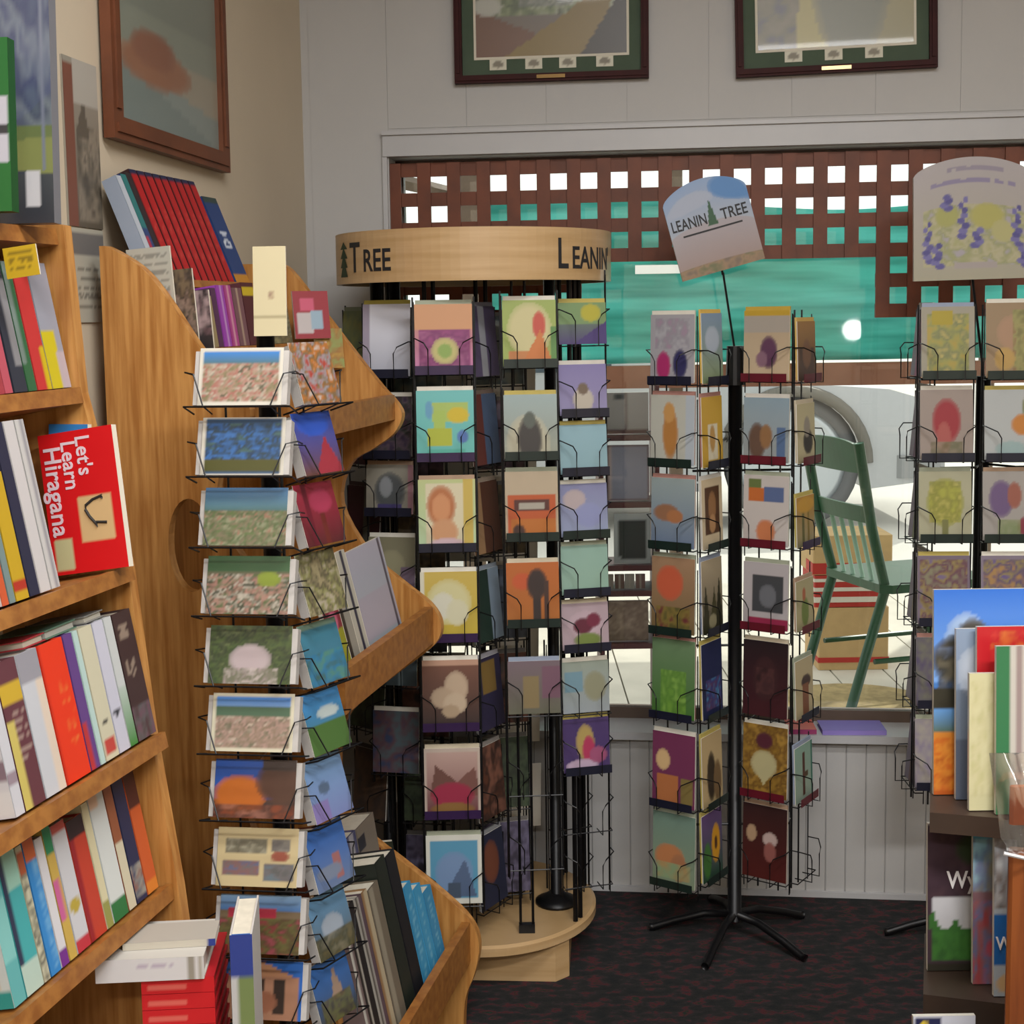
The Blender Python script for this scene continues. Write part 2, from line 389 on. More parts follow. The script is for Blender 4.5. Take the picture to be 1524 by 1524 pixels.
framed('framed_print', 'mahogany framed canyon print with three stamps and a bright brass plate', a, b_, z0_, z0_ + 0.52, 0.019, MAHOG, W0, RB,
       ('8a8463', 'a89f74'), [('n', 0, 0, .3, 1, 14, ['55566a', '6d6a5c', '7a7468']), ('t', .25, 0, .45, 0, .3, 1, 'a39a66'), ('e', .6, .35, .25, .45, '77796c'), ('r', .7, .5, 1, .58, 'a8a07c')],
       MATG, 0.035, rad(-1.1), True, (.29, .49, .69), mat('bright_brass', 'd9b884', 0.3, 0.5))
# left wall picture: oak frame
a, z0_ = wl(150, 205); b_, z1_ = wl(326, 258)
framed('framed_print', 'oak framed print of a red desert mesa on the cream wall', a, b_, (z0_ + z1_) / 2, (z0_ + z1_) / 2 + 0.66, 0.04, mat('red_oak_frame', '6a3a20', 0.5, noise=0.25, scale=12), CORNER, math.pi / 2 - LA,
       ('7d8a84', '9a9c8e'), [('r', 0, .0, 1, .24, '8f8878'), ('t', 0, 0, 1, 0, 0, .2, '6f7a76'), ('t', 0, .2, 1, 0, 1, .1, '7c8580'), ('r', 0, .24, 1, 1, '7d8276'), ('e', .36, .2, .36, .07, '8a6048'), ('e', .34, .25, .22, .06, '805643'), ('g', 0, .36, 1, 1, '757a70', '8c8f84')],
       None, 0, math.atan2(z0_ - z1_, b_ - a) )
# ================================================================== greeting card racks
POCK = {}
def pocket(rack, wd, loc, yaw, deep=0.03):
    k = round(wd, 3)
    if k not in POCK:
        m = MB(); h = wd / 2 + 0.002; r = 0.0015
        for s in (-1, 1):
            m.tube([(s * h, 0.012, 0.075), (s * h, -deep * 0.5, 0.075), (s * (h - 0.022), -deep, 0.064), (s * (h - 0.03), -deep, 0.05), (s * (h - 0.03), -deep, -0.004), (s * (h - 0.03), 0.012, -0.004)], r, 5)
        m.tube([(-h, 0.012, -0.004), (-h, -0.008, -0.004), (h, -0.008, -0.004), (h, 0.012, -0.004)], r, 5)
        m.tube([(-h, 0.012, -0.03), (-h, 0.012, 0.15)], r, 5).tube([(h, 0.012, -0.03), (h, 0.012, 0.15)], r, 5)
        o = m.build('pocket', BLACK, rack, loc=loc, rot=(0, 0, yaw)); POCK[k] = o.data; return o
    return link('pocket', POCK[k], rack, loc, (0, 0, yaw))
def card(label, px, top, bot, D, yaw, wd, base, ops, tilt=0.09, env='e6e2d6', group=None, gloss=False, ht=None, xy=None, cat='greeting card', name='greeting_card', lift=0.009, th=0.006):
    q = xy or P(px, 850, D); z = P(px, bot, D).z; h = ht or (P(px, top, D).z - z)
    me = card_mesh(name, wd, h, 0.0012, base, ops, gloss=gloss)
    o = link(name, me, None, (q.x, q.y, z), (-tilt, 0, yaw)); tag(o, label, cat, group)
    if env: MB().box(-wd / 2 + 0.002, 0.0012, lift * 0.2, wd / 2 - 0.001, th, h + lift).build('envelope_stack', plain(env, 0.7), o)
    return o, Vector((q.x, q.y, z)), h
ENVS = ['d8d4c8', 'c0b49c', 'a88c74', '8a94a8', 'c8c4bc', 'a87a70', 'b4a458', '9aa08c', 'd0ccc0']
def column(rack, base, where, px, D, yaw, wd, items, tilt=0.09, gloss=False, inset=-0.004):
    q = P(px, 850, D)
    for it in items:
        top, bot, desc, bs, ops = it[:5]; strip = it[5] if len(it) > 5 else None; env = it[6] if len(it) > 6 else ENVS[(len(desc or '') * 7 + int(px)) % len(ENVS)]
        z = P(px, bot, D).z
        if desc:
            _, loc, h = card('greeting card with %s %s' % (desc, where), px, top, bot, D, yaw, wd, bs, ops, tilt, env, xy=q, gloss=gloss)
        else: loc = Vector((q.x, q.y, z))
        pk = pocket(rack, wd, loc - base, yaw)
        if strip:
            MB().box(-wd / 2, -0.0155, -0.003, wd / 2, -0.0145, 0.016).build('pocket_strip', plain(strip, 0.4), pk)
    zt = P(px, items[0][1], D).z + 0.16; zb = P(px, items[-1][1], D).z - 0.03
    ax = Vector((math.cos(yaw), math.sin(yaw), 0)); bk = Vector((-math.sin(yaw), math.cos(yaw), 0))
    for s in (-1, 1):
        p = q - base + ax * (s * (wd / 2 - inset)) + bk * 0.022
        MB().tube([(p.x, p.y, zb), (p.x, p.y, zt)], 0.0022, 5).build('upright_wire', BLACK, rack)
    return q
def legs(rack, n, r, a0):
    for i in range(n):
        a = a0 + i * 2 * math.pi / n; c, s = math.cos(a), math.sin(a)
        MB().tube([(c * 0.012, s * 0.012, 0.055), (c * r * 0.35, s * r * 0.35, 0.052), (c * r * 0.7, s * r * 0.7, 0.03), (c * r * 0.95, s * r * 0.95, 0.01), (c * r, s * r, 0.009)], 0.0095, 8).build('leg', BLACK, rack, smooth=True)
def arch_plaque(name, label, loc, rot, wd, ht, rise, base, ops):
    o = thing(name, label, 'sign', loc); o.rotation_euler = rot
    def shp(u, v): return v * (1 - rise + rise * math.cos((u - 0.5) * math.pi) ** 0.6 if 0 < u < 1 else 1 - rise)
    V, Fc, C = [], [], []
    print_panel(V, Fc, C, (-wd / 2, -0.004, 0), (wd, 0, 0), (0, 0, ht), base, ops, 80, 80, shp)
    n = 24; pts = [(-wd / 2, 0), (wd / 2, 0)] + [(wd / 2 - wd * i / n, ht * shp(1 - i / n, 1)) for i in range(n + 1)]
    m = MB().slab(pts, -0.0035, 0.0035); k = len(V); V += m.v; Fc += [[k + i for i in f] for f in m.f]; C += [L('9a8f84')] * len(m.v)
    link('plaque', colour_mesh('plaque', V, Fc, C, PRINT), o)
    return o

# ------------------------------------------------------------------ rack on a black pole
B1 = G(1093, 1392); B1.z = 0
rack = thing('card_rack', 'black wire card rack turning on a bare pole with four curved legs', 'card rack', B1)
ztop1 = P(1086, 515, B1.y).z
MB().tube([(0, 0, 0.04), (0, 0, ztop1 - 0.05)], 0.0165, 14).build('pole', BLACK, rack, smooth=True)
MB().lathe([(0.0, ztop1), (0.02, ztop1), (0.023, ztop1 - 0.09), (0.0, ztop1 - 0.09)], 16).build('cap', BLACK, rack)
legs(rack, 5, 0.205, rad(-118))
W1 = 'on the bare pole rack'
GN, RD, NV, PU = '14241f', '5a1020', '16182a', '2c1440'
colA = [
 (468, 570, 'pink and navy tulips on grey', '9c9aa0', [('e', .3, .25, .17, .22, 'a02a62'), ('e', .68, .28, .17, .22, '2c2a55'), ('n', .1, .5, .9, .95, 9, ['a5a3aa', '8a8890', '9a7f95'])], NV),
 (588, 692, 'an orange cat standing upright', 'b0b0a6', [('e', .45, .45, .18, .38, 'a8743c'), ('e', .42, .75, .14, .15, 'b98b52'), ('r', .8, 0, 1, 1, 'a8b0b8')], GN),
 (712, 815, 'two foxes on a misty blue lake', ('64748e', '8f9c9c'), [('e', .35, .5, .3, .13, '8a6248'), ('e', .55, .45, .2, .1, 'a06a44')], GN),
 (830, 942, 'a red poppy over a dark field', ('6d5a3a', '9a7a5e'), [('e', .42, .66, .32, .24, 'b8563a'), ('n', .1, .05, .9, .35, 9, ['5e1a2a', '7a6a30', '4a4a22'])], GN),
 (952, 1068, 'a bright green meadow', ('3f6a2a', '66805e'), [('n', .2, .05, .8, .6, 7, ['6f9a3a', '568030', '80a84a'])], NV),
 (1092, 1200, 'a pale moon on magenta and orange', '6c3050', [('e', .25, .62, .17, .15, 'c8a87a'), ('r', .1, .05, .6, .42, 'a8683e'), ('r', .68, .05, .95, .4, '7a6a3c')], NV),
 (1212, 1318, 'a leaping orange fish on mint', ('7c8a70', '6a8478'), [('e', .4, .38, .36, .2, 'b0744a'), ('e', .62, .26, .2, .2, '9c6a4a'), ('n', .1, .1, .9, .3, 8, ['7a9a74', 'a08a5c'])], GN)]
colB = [
 (466, 570, 'a blue sky over pale grass', ('8a9a70', '7d94b0'), [('e', .5, .62, .35, .2, 'a8b4c4')], NV, 'd8b45a'),
 (590, 694, 'a white candle on yellow', 'c09a3c', [('r', .3, .1, .75, .6, 'd0c8b0'), ('e', .5, .4, .14, .2, 'b08a50')], NV),
 (712, 815, 'a brown carved totem on cream', 'c2b294', [('r', .16, .2, .84, .88, '4f3522'), ('e', .5, .6, .2, .22, '8a6440'), ('e', .5, .35, .16, .14, 'a88058')], GN),
 (832, 940, 'a dark pine forest under cream sky', ('2a2a1c', 'a89a80'), [('t', 0, 0, .4, 0, .18, .7, '34331f'), ('t', .3, 0, .8, 0, .6, .6, '423f26'), ('t', .6, 0, 1, 0, .85, .75, '2c2a1a'), ('e', .5, .15, .2, .1, '8a8468')], NV),
 (955, 1066, 'small figures under a deep blue night', '20264a', [('n', .2, .1, .9, .5, 9, ['3a6a9a', '5a3a5a', '2a3a7a', '4f86a8'])], GN),
 (1092, 1196, 'a dark cat on cream', 'b09a72', [('e', .45, .4, .22, .36, '2e2418'), ('e', .75, .3, .2, .3, '6d5638')], GN),
 (1208, 1306, 'a yellow sunflower on purple', ('2a4a34', '5e4474'), [('e', .68, .5, .22, .3, 'c08a1c'), ('e', .68, .5, .08, .1, '4a2c14'), ('e', .25, .3, .2, .28, '3c6a30')], GN)]
colC = [
 (462, 566, 'a plum coloured dancer on cream', ('b8a488', 'a08e76'), [('r', 0, .68, 1, 1, '9a9288'), ('r', 0, .92, 1, 1, 'b0902e'), ('e', .55, .4, .2, .24, '54324c'), ('e', .4, .3, .13, .12, '7a5a6a')], RD, 'b89a3a'),
 (592, 688, 'a brown terrier against blue sky', ('8f9494', '7f93a0'), [('e', .3, .32, .2, .3, '5a4438'), ('e', .5, .4, .14, .2, '83603f'), ('r', .72, 0, .92, .55, '4d6488')], RD),
 (708, 812, 'coloured patchwork squares on white', 'b5aeaa', [('r', .1, .62, .45, .82, 'b0602c'), ('r', .45, .62, .9, .85, '4f5f86'), ('r', .1, .82, .4, .95, '5d6a3a'), ('e', .5, .2, .22, .18, 'b8714a')], RD),
 (838, 936, 'a grey photograph over red', 'a6a0a2', [('r', .2, .25, .9, .8, '3a3c40'), ('e', .55, .5, .2, .18, '62646a'), ('r', .1, 0, 1, .16, '8a2444')], RD),
 (955, 1066, 'a faint figure on dark maroon', ('3c121a', '1c1014'), [('e', .5, .5, .3, .3, '34191c'), ('n', .3, .3, .7, .65, 8, ['3a2022', '4a2a2a', '281214'])], None),
 (1080, 1185, 'a cream heart in gold filigree', '7d5c22', [('n', 0, 0, 1, 1, 10, ['8a6a28', '5f4218', 'a07c34']), ('e', .48, .45, .3, .2, 'a8a078'), ('t', .2, .45, .76, .45, .48, .15, 'a8a078'), ('e', .48, .78, .2, .12, '4a1c2a')], RD),
 (1200, 1308, 'white lilies on dark red', ('4a1512', '2c1414'), [('e', .2, .6, .12, .12, 'a08468'), ('e', .62, .55, .17, .1, 'b09a94'), ('e', .62, .38, .14, .14, '86504a')], None)]
colD = [
 (478, 566, 'a sepia saloon scene', ('4a3424', '9a7446'), [('r', .1, .05, .9, .55, '4e3a30'), ('e', .5, .45, .25, .25, '73523c')], RD, 'c8a860'),
 (600, 688, 'a black kitten on cream', 'b0a682', [('e', .6, .35, .28, .22, '2e2824'), ('e', .55, .6, .18, .18, '8a8276')], RD),
 (738, 812, 'tall ochre trees', ('8f8664', 'a87a20'), [('r', .3, 0, .42, .7, '5f5a2c'), ('r', .6, 0, .7, .8, '7a6420'), ('e', .5, .82, .5, .16, 'b98a22')], PU),
 (862, 936, 'a small red and green plant', 'a39a74', [('e', .5, .35, .22, .3, '6a7a3a'), ('e', .45, .7, .1, .14, 'a05a3a')], RD),
 (980, 1066, 'a cowboy boot on tan', 'ae9f7c', [('e', .6, .6, .28, .12, '3e2c2a'), ('r', .4, .05, .75, .55, '7a4c34')], NV),
 (1108, 1190, 'a brown cactus on mint', ('8fa090', '7f9e8e'), [('r', .42, .1, .56, .85, '4d2c20'), ('r', .56, .4, .75, .5, '4d3a22'), ('r', .9, 0, 1, 1, '2f6a5a')], RD),
 (1230, 1302, None, None, None)]
Dp = B1.y
column(rack, B1, W1, 1001, Dp - 0.075, rad(-35), 0.112, colA, tilt=0.03, inset=0.03)
column(rack, B1, W1, 1061, Dp - 0.068, rad(55), 0.102, colB, tilt=0.03, inset=0.03)
column(rack, B1, W1, 1139, Dp - 0.075, rad(-35), 0.112, colC, tilt=0.03, inset=0.03)
column(rack, B1, W1, 1199, Dp - 0.062, rad(55), 0.1, colD, tilt=0.03, inset=0.03)
for py in (700, 960, 1226):              # arms from pole to columns
    z = P(1090, py, Dp).z
    MB().tube([(-0.1, 0.0, z), (0.13, 0.0, z)], 0.003, 6).build('cross_arm', BLACK, rack)
# tilted plaque on a thin rod
pb_ = P(1077, 402, Dp)
sg = arch_plaque('tree_sign', 'tilted arched sign with a green pine between words over a blue sky', pb_, (0, rad(-15), 0), 0.196, 0.215, 0.19,
   ('8a7668', '8a9ab0'), [('g', 0, 0, 1, .55, '907a72', '9a949a'), ('g', 0, .55, 1, 1, '98a0ae', '7f96b8'), ('e', .8, .88, .25, .14, '4a7ab0'), ('e', .3, .8, .3, .1, '9aa2b4'), ('n', 0, 0, 1, .12, 12, ['6a5a48', '8a7050', '5a6038']), ('t', .46, .5, .58, .5, .53, .78, '1d4a2a')])
INK = mat('dark_ink', '1c1c20', 0.6)
text_on('LEANIN', 0.036, INK, sg, (-0.092, -0.0045, 0.112), (rad(90), 0, 0), xs=0.68)
text_on('TREE', 0.036, INK, sg, (0.026, -0.0045, 0.112), (rad(90), 0, 0), xs=0.78)
MB().box(-0.07, -0.0046, 0.095, 0.07, -0.0042, 0.099).build('tag_line', INK, sg)
MB().tube([(0, 0.005, 0.04), (-0.004, 0.005, -0.01)], 0.003, 6).build('clip', BLACK, sg)
MB().tube([(0, 0, ztop1 - 0.02), (pb_.x - B1.x, 0.01, pb_.z - 0.005)], 0.0028, 6).build('sign_rod', BLACK, rack)

# ------------------------------------------------------------------ rack with the lavender sign
B2 = G(1447, 1398); B2.z = 0
rack2 = thing('card_rack', 'black wire card rack crowned by an arched lavender flower sign', 'card rack', B2)
zt2 = P(1447, 560, B2.y).z
MB().tube([(0, 0, 0.04), (0, 0, zt2)], 0.0165, 14).build('pole', BLACK, rack2, smooth=True)
legs(rack2, 5, 0.205, rad(172))
W2 = 'on the lavender sign rack'; D2 = B2.y
c1 = [
 (456, 562, 'yellow irises', '8f8a7a', [('n', .1, .05, .9, .9, 8, ['a08a2a', '8a8a3a', '6a7040', 'a89a50']), ('r', .2, .75, .6, .95, '9a8a20')], GN),
 (580, 684, 'a red amaryllis', '8d8078', [('e', .5, .55, .28, .33, '8a1c26'), ('e', .45, .3, .14, .25, '9a4a44'), ('n', .2, .05, .8, .25, 8, ['5a5a3a', '8a7a6a'])], NV),
 (702, 804, 'yellow green blossom', '9c9a80', [('e', .5, .55, .36, .36, '8a8a30'), ('n', .2, .25, .8, .85, 9, ['9a9a3c', '7a7a30', 'a8a050']), ('r', .45, .05, .55, .3, '6a6a3a')], GN),
 (828, 928, 'purple and yellow pansies', '6d6070', [('n', .05, .05, .95, .95, 7, ['6a5a80', '8a7a3a', '5a2c40', '7d7a5a'])], NV),
 (950, 1050, 'dark violets', '5a5060', [('n', 0, 0, 1, 1, 8, ['4a4060', '6a6a5a'])], NV),
 (1072, 1172, 'pale asters', '8a8488', [('n', 0, 0, 1, 1, 8, ['7a7088', '9a948a'])], NV)]
c2 = [
 (450, 562, 'brown and peach leaves', '8a7458', [('e', .5, .6, .3, .24, '9a7a60'), ('n', .5, .1, 1, .9, 8, ['6a6a3a', '8a8a50', '7a5a3a']), ('e', .35, .25, .2, .16, 'a8884a')], GN),
 (580, 684, 'an orange bird on white', 'a2a6a6', [('e', .72, .5, .22, .16, 'b0702a'), ('e', .9, .75, .2, .2, '6a7040'), ('e', .5, .15, .3, .12, '8aa0a0')], NV),
 (702, 804, 'purple and red sweet peas', '948f8a', [('e', .35, .6, .24, .28, '5f4a70'), ('e', .6, .65, .14, .2, '8a5040'), ('e', .8, .2, .16, .14, '7a2a3a'), ('n', .3, .05, .7, .3, 8, ['6a7a4a', '8a8a70'])], GN),
 (828, 928, 'violets with yellow hearts', '7a6f80', [('n', .05, .05, .95, .95, 7, ['5a4a80', '8a7a3a', '4a3a60', 'a07a3a'])], NV)]
c3 = [(456 + 121 * k, 560 + 121 * k, 'a lilac border turned sideways, row %s' % n, ('7a6f80', '8f8894'), [('r', .3, 0, .6, 1, c)], None, 'a8a49a') for k, (n, c) in enumerate(zip(('topmost', 'second', 'third', 'fourth', 'fifth', 'lowest'), ('a05a80', '5a2c50', '6a7048', '8a7a70', '6a5a70', '7a6060')))]
column(rack2, B2, W2, 1406, D2 - 0.13, rad(-4), 0.115, c1)
column(rack2, B2, W2, 1501, D2 - 0.14, rad(-4), 0.115, c2)
column(rack2, B2, W2, 1361, D2 - 0.04, rad(-91), 0.115, c3)
for py in (690, 930, 1170):
    z = P(1447, py, D2).z
    MB().tube([(-0.12, -0.08, z), (-0.04, -0.08, z), (0, 0, z), (0.05, -0.08, z), (0.14, -0.08, z)], 0.003, 6).build('cross_arm', BLACK, rack2)
p2_ = P(1447, 416, D2 - 0.08)
arch_plaque('flower_sign', 'arched sign painted with purple lavender and yellow flowers', p2_, (0, rad(-1), 0), 0.262, 0.268, 0.16,
   ('9a9684', 'a09a9c'), [('n', .08, .12, .95, .62, 14, ['9a9a6a', 'a8a284', '8a8f60', '9c96a0']), ('e', .62, .52, .15, .11, 'a09c5a'), ('e', .28, .54, .1, .1, '98985c'), ('e', .75, .4, .1, .1, 'a4a070')] + [('e', x + .022 * math.sin(k * 2.3 + x * 9), z0 + k * dz, .045 * (1 - k / 14), .028, ('57538a', '6a6698', '4c4880')[k % 3]) for (x, z0, dz, n) in ((.12, .17, .04, 9), (.2, .12, .035, 6), (.42, .36, .042, 8), (.54, .28, .03, 5), (.28, .6, .03, 4), (.87, .3, .04, 9), (.93, .12, .035, 5)) for k in range(n)] + [ ('l', .28, .86, .75, .93, 1, '7a7288'), ('l', .15, .76, .85, .83, 1, '6f6690'), ('r', .35, .09, .7, .14, '9a9290')])
MB().tube([(0, 0, zt2), (p2_.x - B2.x, -0.07, p2_.z + 0.03)], 0.003, 6).build('sign_rod', BLACK, rack2)

# ------------------------------------------------------------------ round rack with maple header and base
B3 = P(705, 380, 3.25); B3.z = 0
rr = thing('round_card_rack', 'round card display with maple base disc and curved maple header', 'card rack', B3)
MB().rbox(-0.2, -0.185, 0, 0.205, 0.185, 0.088, 0.03).build('plinth', MAPLE, rr, rot=(0, 0, rad(-4)))
MB().lathe([(0, 0.115), (0.258, 0.115), (0.265, 0.110), (0.265, 0.092), (0.258, 0.088), (0, 0.088)], 64).build('base_disc', MAPLE, rr, smooth=False)
RH = 0.312; DH = 3.25 - RH
zh1, zh0 = P(703, 337, DH).z, P(703, 417, DH).z
MB().lathe([(RH, zh0), (RH, zh1), (RH - 0.012, zh1), (RH - 0.012, zh0), (RH, zh0)], 96).build('header', MAPLE, rr, smooth=False)
MB().lathe([(0.03, zh0 + 0.03), (RH - 0.013, zh0 + 0.03), (RH - 0.013, zh0 + 0.04), (0.03, zh0 + 0.04), (0.03, zh0 + 0.03)], 48).build('header_plate', BLACK, rr)
def ring_text(s, size, ang, z, xs=0.8):
    me = text_mesh(s, size, 0.0003, 'LEFT', xs); me.materials.append(INK)
    for v in me.vertices:
        a = ang + v.co.x / RH; r = RH + 0.0006 + v.co.z; h = v.co.y
        v.co = (r * math.sin(a), -r * math.cos(a), z + h)
    return link('lettering', me, rr)
zc = (zh0 + zh1) / 2
def hang(px): return math.asin(max(-1, min(1, (px - 705) / 205.0)))
ring_text('T', 0.09, hang(532), zc - 0.03, 0.78); ring_text('REE', 0.066, hang(553), zc - 0.03, 0.8)
ring_text('L', 0.09, hang(824), zc - 0.03, 0.72); ring_text("EANIN'", 0.066, hang(845), zc - 0.03, 0.8)
def ring_poly(tris, c):
    V, Fc = [], []
    for t in tris:
        n = len(V)
        for (x, z) in t: V.append(((RH + 0.0008) * math.sin(x), -(RH + 0.0008) * math.cos(x), z))
        Fc.append([n, n + 1, n + 2])
    me = bpy.data.meshes.new('pine_emblem'); me.from_pydata(V, [], Fc); me.materials.append(c); link('pine_emblem', me, rr)
a0 = hang(521)
ring_poly([((a0 - .07, zc - .04 + .02 * k), (a0 + .07 - .0, zc - .04 + .02 * k), (a0, zc + .0 + .012 * k)) for k in range(4)], mat('pine_green_ink', '1d3a24', 0.6))
PR_ = 0.25
for a in (150, -128, -62, -30, 18, 40, 88, 118):
    x, y = PR_ * math.cos(rad(a)), PR_ * math.sin(rad(a)); tx, ty = -math.sin(rad(a)) * 0.012, math.cos(rad(a)) * 0.012
    if a in (-128, -62): continue
    MB().tube([(x - tx, y - ty, 0.115), (x - tx, y - ty, zh0 + 0.03)], 0.006, 6).tube([(x + tx, y + ty, 0.115), (x + tx, y + ty, zh0 + 0.03)], 0.006, 6).build('post', BLACK, rr)
# inner spinner poles
for px, D in ((826, 3.22), (577, 3.3), (604, 3.36)):
    q = P(px, 1150, D) - B3
    MB().tube([(q.x, q.y, 0.12), (q.x, q.y, zh0 + 0.03)], 0.0135, 12).lathe([(0, 0.14), (0.02, 0.14), (0.035, 0.128), (0.05, 0.122), (0.05, 0.1155), (0, 0.1155)], 24, (q.x, q.y)).build('spinner_pole', BLACK, rr, smooth=True)
q = P(781, 1150, 3.06) - B3
MB().tube([(q.x - 0.014, q.y, 0.12), (q.x - 0.014, q.y, zh0)], 0.0035, 6).tube([(q.x + 0.014, q.y, 0.12), (q.x + 0.014, q.y, zh0)], 0.0035, 6).box(q.x - 0.018, q.y - 0.008, 0.1155, q.x + 0.018, q.y + 0.008, 0.135).build('front_post', BLACK, rr)
W3 = 'on the maple headed rack'
p1c = [
 (452, 555, 'a yellow daisy in a purple square', ('b06a9a', 'b07c5a'), [('r', 0, .63, 1, 1, 'bd8a62'), ('r', .06, 0, .95, .62, '7d2a62'), ('n', .08, .02, .92, .6, 8, ['8a3a70', '6d2058', '94507a']), ('e', .52, .32, .24, .2, 'b0a86a'), ('e', .52, .32, .13, .11, '7f9a4a')], PU),
 (581, 684, 'lime letters on bright turquoise', ('5aa8a0', '66b0ae'), [('r', .28, .55, .9, .82, '9ab05a'), ('e', .72, .64, .2, .12, 'c0a81c'), ('r', .18, .2, .6, .45, 'a0a82c'), ('r', .3, .45, .5, .72, '98b050'), ('e', .8, .33, .1, .1, '4a6aa8'), ('e', .22, .72, .07, .14, '5a90b0'), ('r', .2, .05, .85, .14, '4aa090')], PU),
 (714, 818, 'a smiling brown figure on cream', ('a8c09a', 'b0b880'), [('r', .12, 0, .78, .95, 'c8bfa0'), ('e', .4, .62, .26, .3, 'a8663a'), ('e', .4, .6, .17, .2, 'c08458'), ('e', .45, .25, .25, .2, 'bc8a62'), ('e', .5, .05, .35, .12, 'bfa4ac'), ('r', .8, 0, .95, 1, 'b8a04a')], NV),
 (852, 952, 'white daisies on yellow', ('b09a2a', 'b8a04a'), [('e', .5, .55, .4, .34, 'c0ba8a'), ('e', .4, .5, .22, .2, 'c4c2b0'), ('e', .65, .4, .2, .2, 'c2bea0'), ('r', 0, 0, .06, 1, 'c8c4b0')], PU),
 (984, 1084, 'a cream orchid on brown', ('241818', '6d4636'), [('e', .6, .6, .22, .24, 'b09a82'), ('e', .36, .45, .22, .16, 'a8927a'), ('e', .58, .36, .22, .16, 'b4a088'), ('e', .5, .25, .16, .1, 'a08a70'), ('r', 0, .93, 1, 1, 'b08a74')], PU),
 (1116, 1214, 'red wildflowers below pink mountains', ('5a1c2a', 'b0948a'), [('t', .1, .3, .9, .3, .2, .75, '5f3c34'), ('t', .3, .3, 1, .3, .9, .72, '6a443c'), ('e', .5, .3, .4, .2, '8a1c3a'), ('e', .5, .1, .4, .1, '7d5a2a'), ('b', .05, 'b0a094')], PU),
 (1246, 1345, 'a snowy blue tree in white border', '4f8aa8', [('e', .5, .45, .35, .32, '6a84a8'), ('t', .3, .1, .9, .1, .7, .65, '4a5c7a'), ('r', .4, .06, .6, .3, '3c4a5c'), ('b', .08, 'c8c8be')], None)]
p2c = [
 (446, 545, 'a red bird in a green wreath', '8a9a4a', [('e', .5, .55, .42, .42, 'b8b080'), ('r', .1, .05, .85, .22, 'b0703a'), ('e', .68, .62, .13, .22, 'b0402c'), ('t', .4, .1, .9, .1, .7, .55, 'b86a2c'), ('r', .88, 0, 1, .6, '4f7a3a')], GN),
 (587, 682, 'a dark dog under a white arch', ('8a8c7c', '8fa0a0'), [('e', .45, .2, .42, .5, 'a8a48e'), ('e', .48, .3, .24, .38, '2c2622'), ('e', .48, .6, .12, .14, '4a5048')], GN),
 (702, 802, 'an orange mailbox under cream sky', 'a89880', [('r', .06, 0, .95, .66, 'a84a18'), ('r', .16, .42, .84, .58, '4a1c10'), ('r', .25, .45, .75, .54, '9a9488'), ('r', .1, .02, .95, .3, 'a86018'), ('e', .25, .12, .12, .1, '3a1c10')], GN),
 (838, 930, 'black trees against an orange sunset', ('9a5a1a', 'a8581c'), [('e', .3, .7, .2, .14, 'b04a20'), ('r', .5, 0, .66, .85, '241814'), ('e', .58, .65, .2, .26, '2a1a16'), ('r', .7, 0, .8, .7, '3a2218')], GN),
 (985, 1062, 'muted pink fields', ('5a5a4a', '6a5a62'), [('r', .3, .1, .6, .7, '7a6a48'), ('r', .65, .3, 1, .9, '6a4a5a')], None),
 (1105, 1180, None, None, None), (1225, 1290, None, None, None)]
p3c = [
 (450, 512, 'a yellow sun above a purple hill', ('45386a', '6a8458'), [('r', 0, .5, 1, 1, '6f8a5c'), ('e', .68, .75, .22, .22, 'a8a030'), ('t', .3, 0, 1, 0, 1, .55, '40306a')], None),
 (542, 618, 'a white lamb on lavender', ('8a84a8', '7a72a0'), [('e', .5, .3, .22, .26, 'b0a89a'), ('e', .5, .52, .12, .12, '6a5a4a')], NV),
 (632, 705, 'a plain pale blue front', ('7f9fa8', '86a8b4'), [], NV),
 (720, 798, 'soft lilac clouds', ('8a94b0', '7a7ca0'), [('e', .3, .7, .25, .2, 'a89a9c'), ('e', .6, .4, .3, .24, '8288b0')], GN),
 (812, 884, 'a plain mint front', ('86a494', '84a498'), [], NV),
 (898, 966, 'a pink pansy', 'a5929a', [('e', .5, .5, .38, .34, 'b09aa4'), ('e', .45, .5, .22, .18, '5a1c30'), ('e', .68, .62, .16, .16, '6a2038'), ('e', .55, .2, .3, .16, '6a7a3a')], NV),
 (985, 1060, 'a faded blue lake', ('8c949a', '8a9488'), [('r', .05, .4, .45, .8, '6a8a98'), ('e', .7, .5, .25, .3, '84846c')], None),
 (1070, 1148, 'a yellow and red bloom on purple', '3f2c5e', [('e', .48, .55, .2, .34, 'a08a50'), ('e', .55, .4, .14, .28, 'a02c50'), ('e', .4, .12, .36, .12, 'b09ab0'), ('e', .75, .3, .2, .16, '90486a')], NV),
 (1180, 1235, None, None, None), (1260, 1315, None, None, None)]
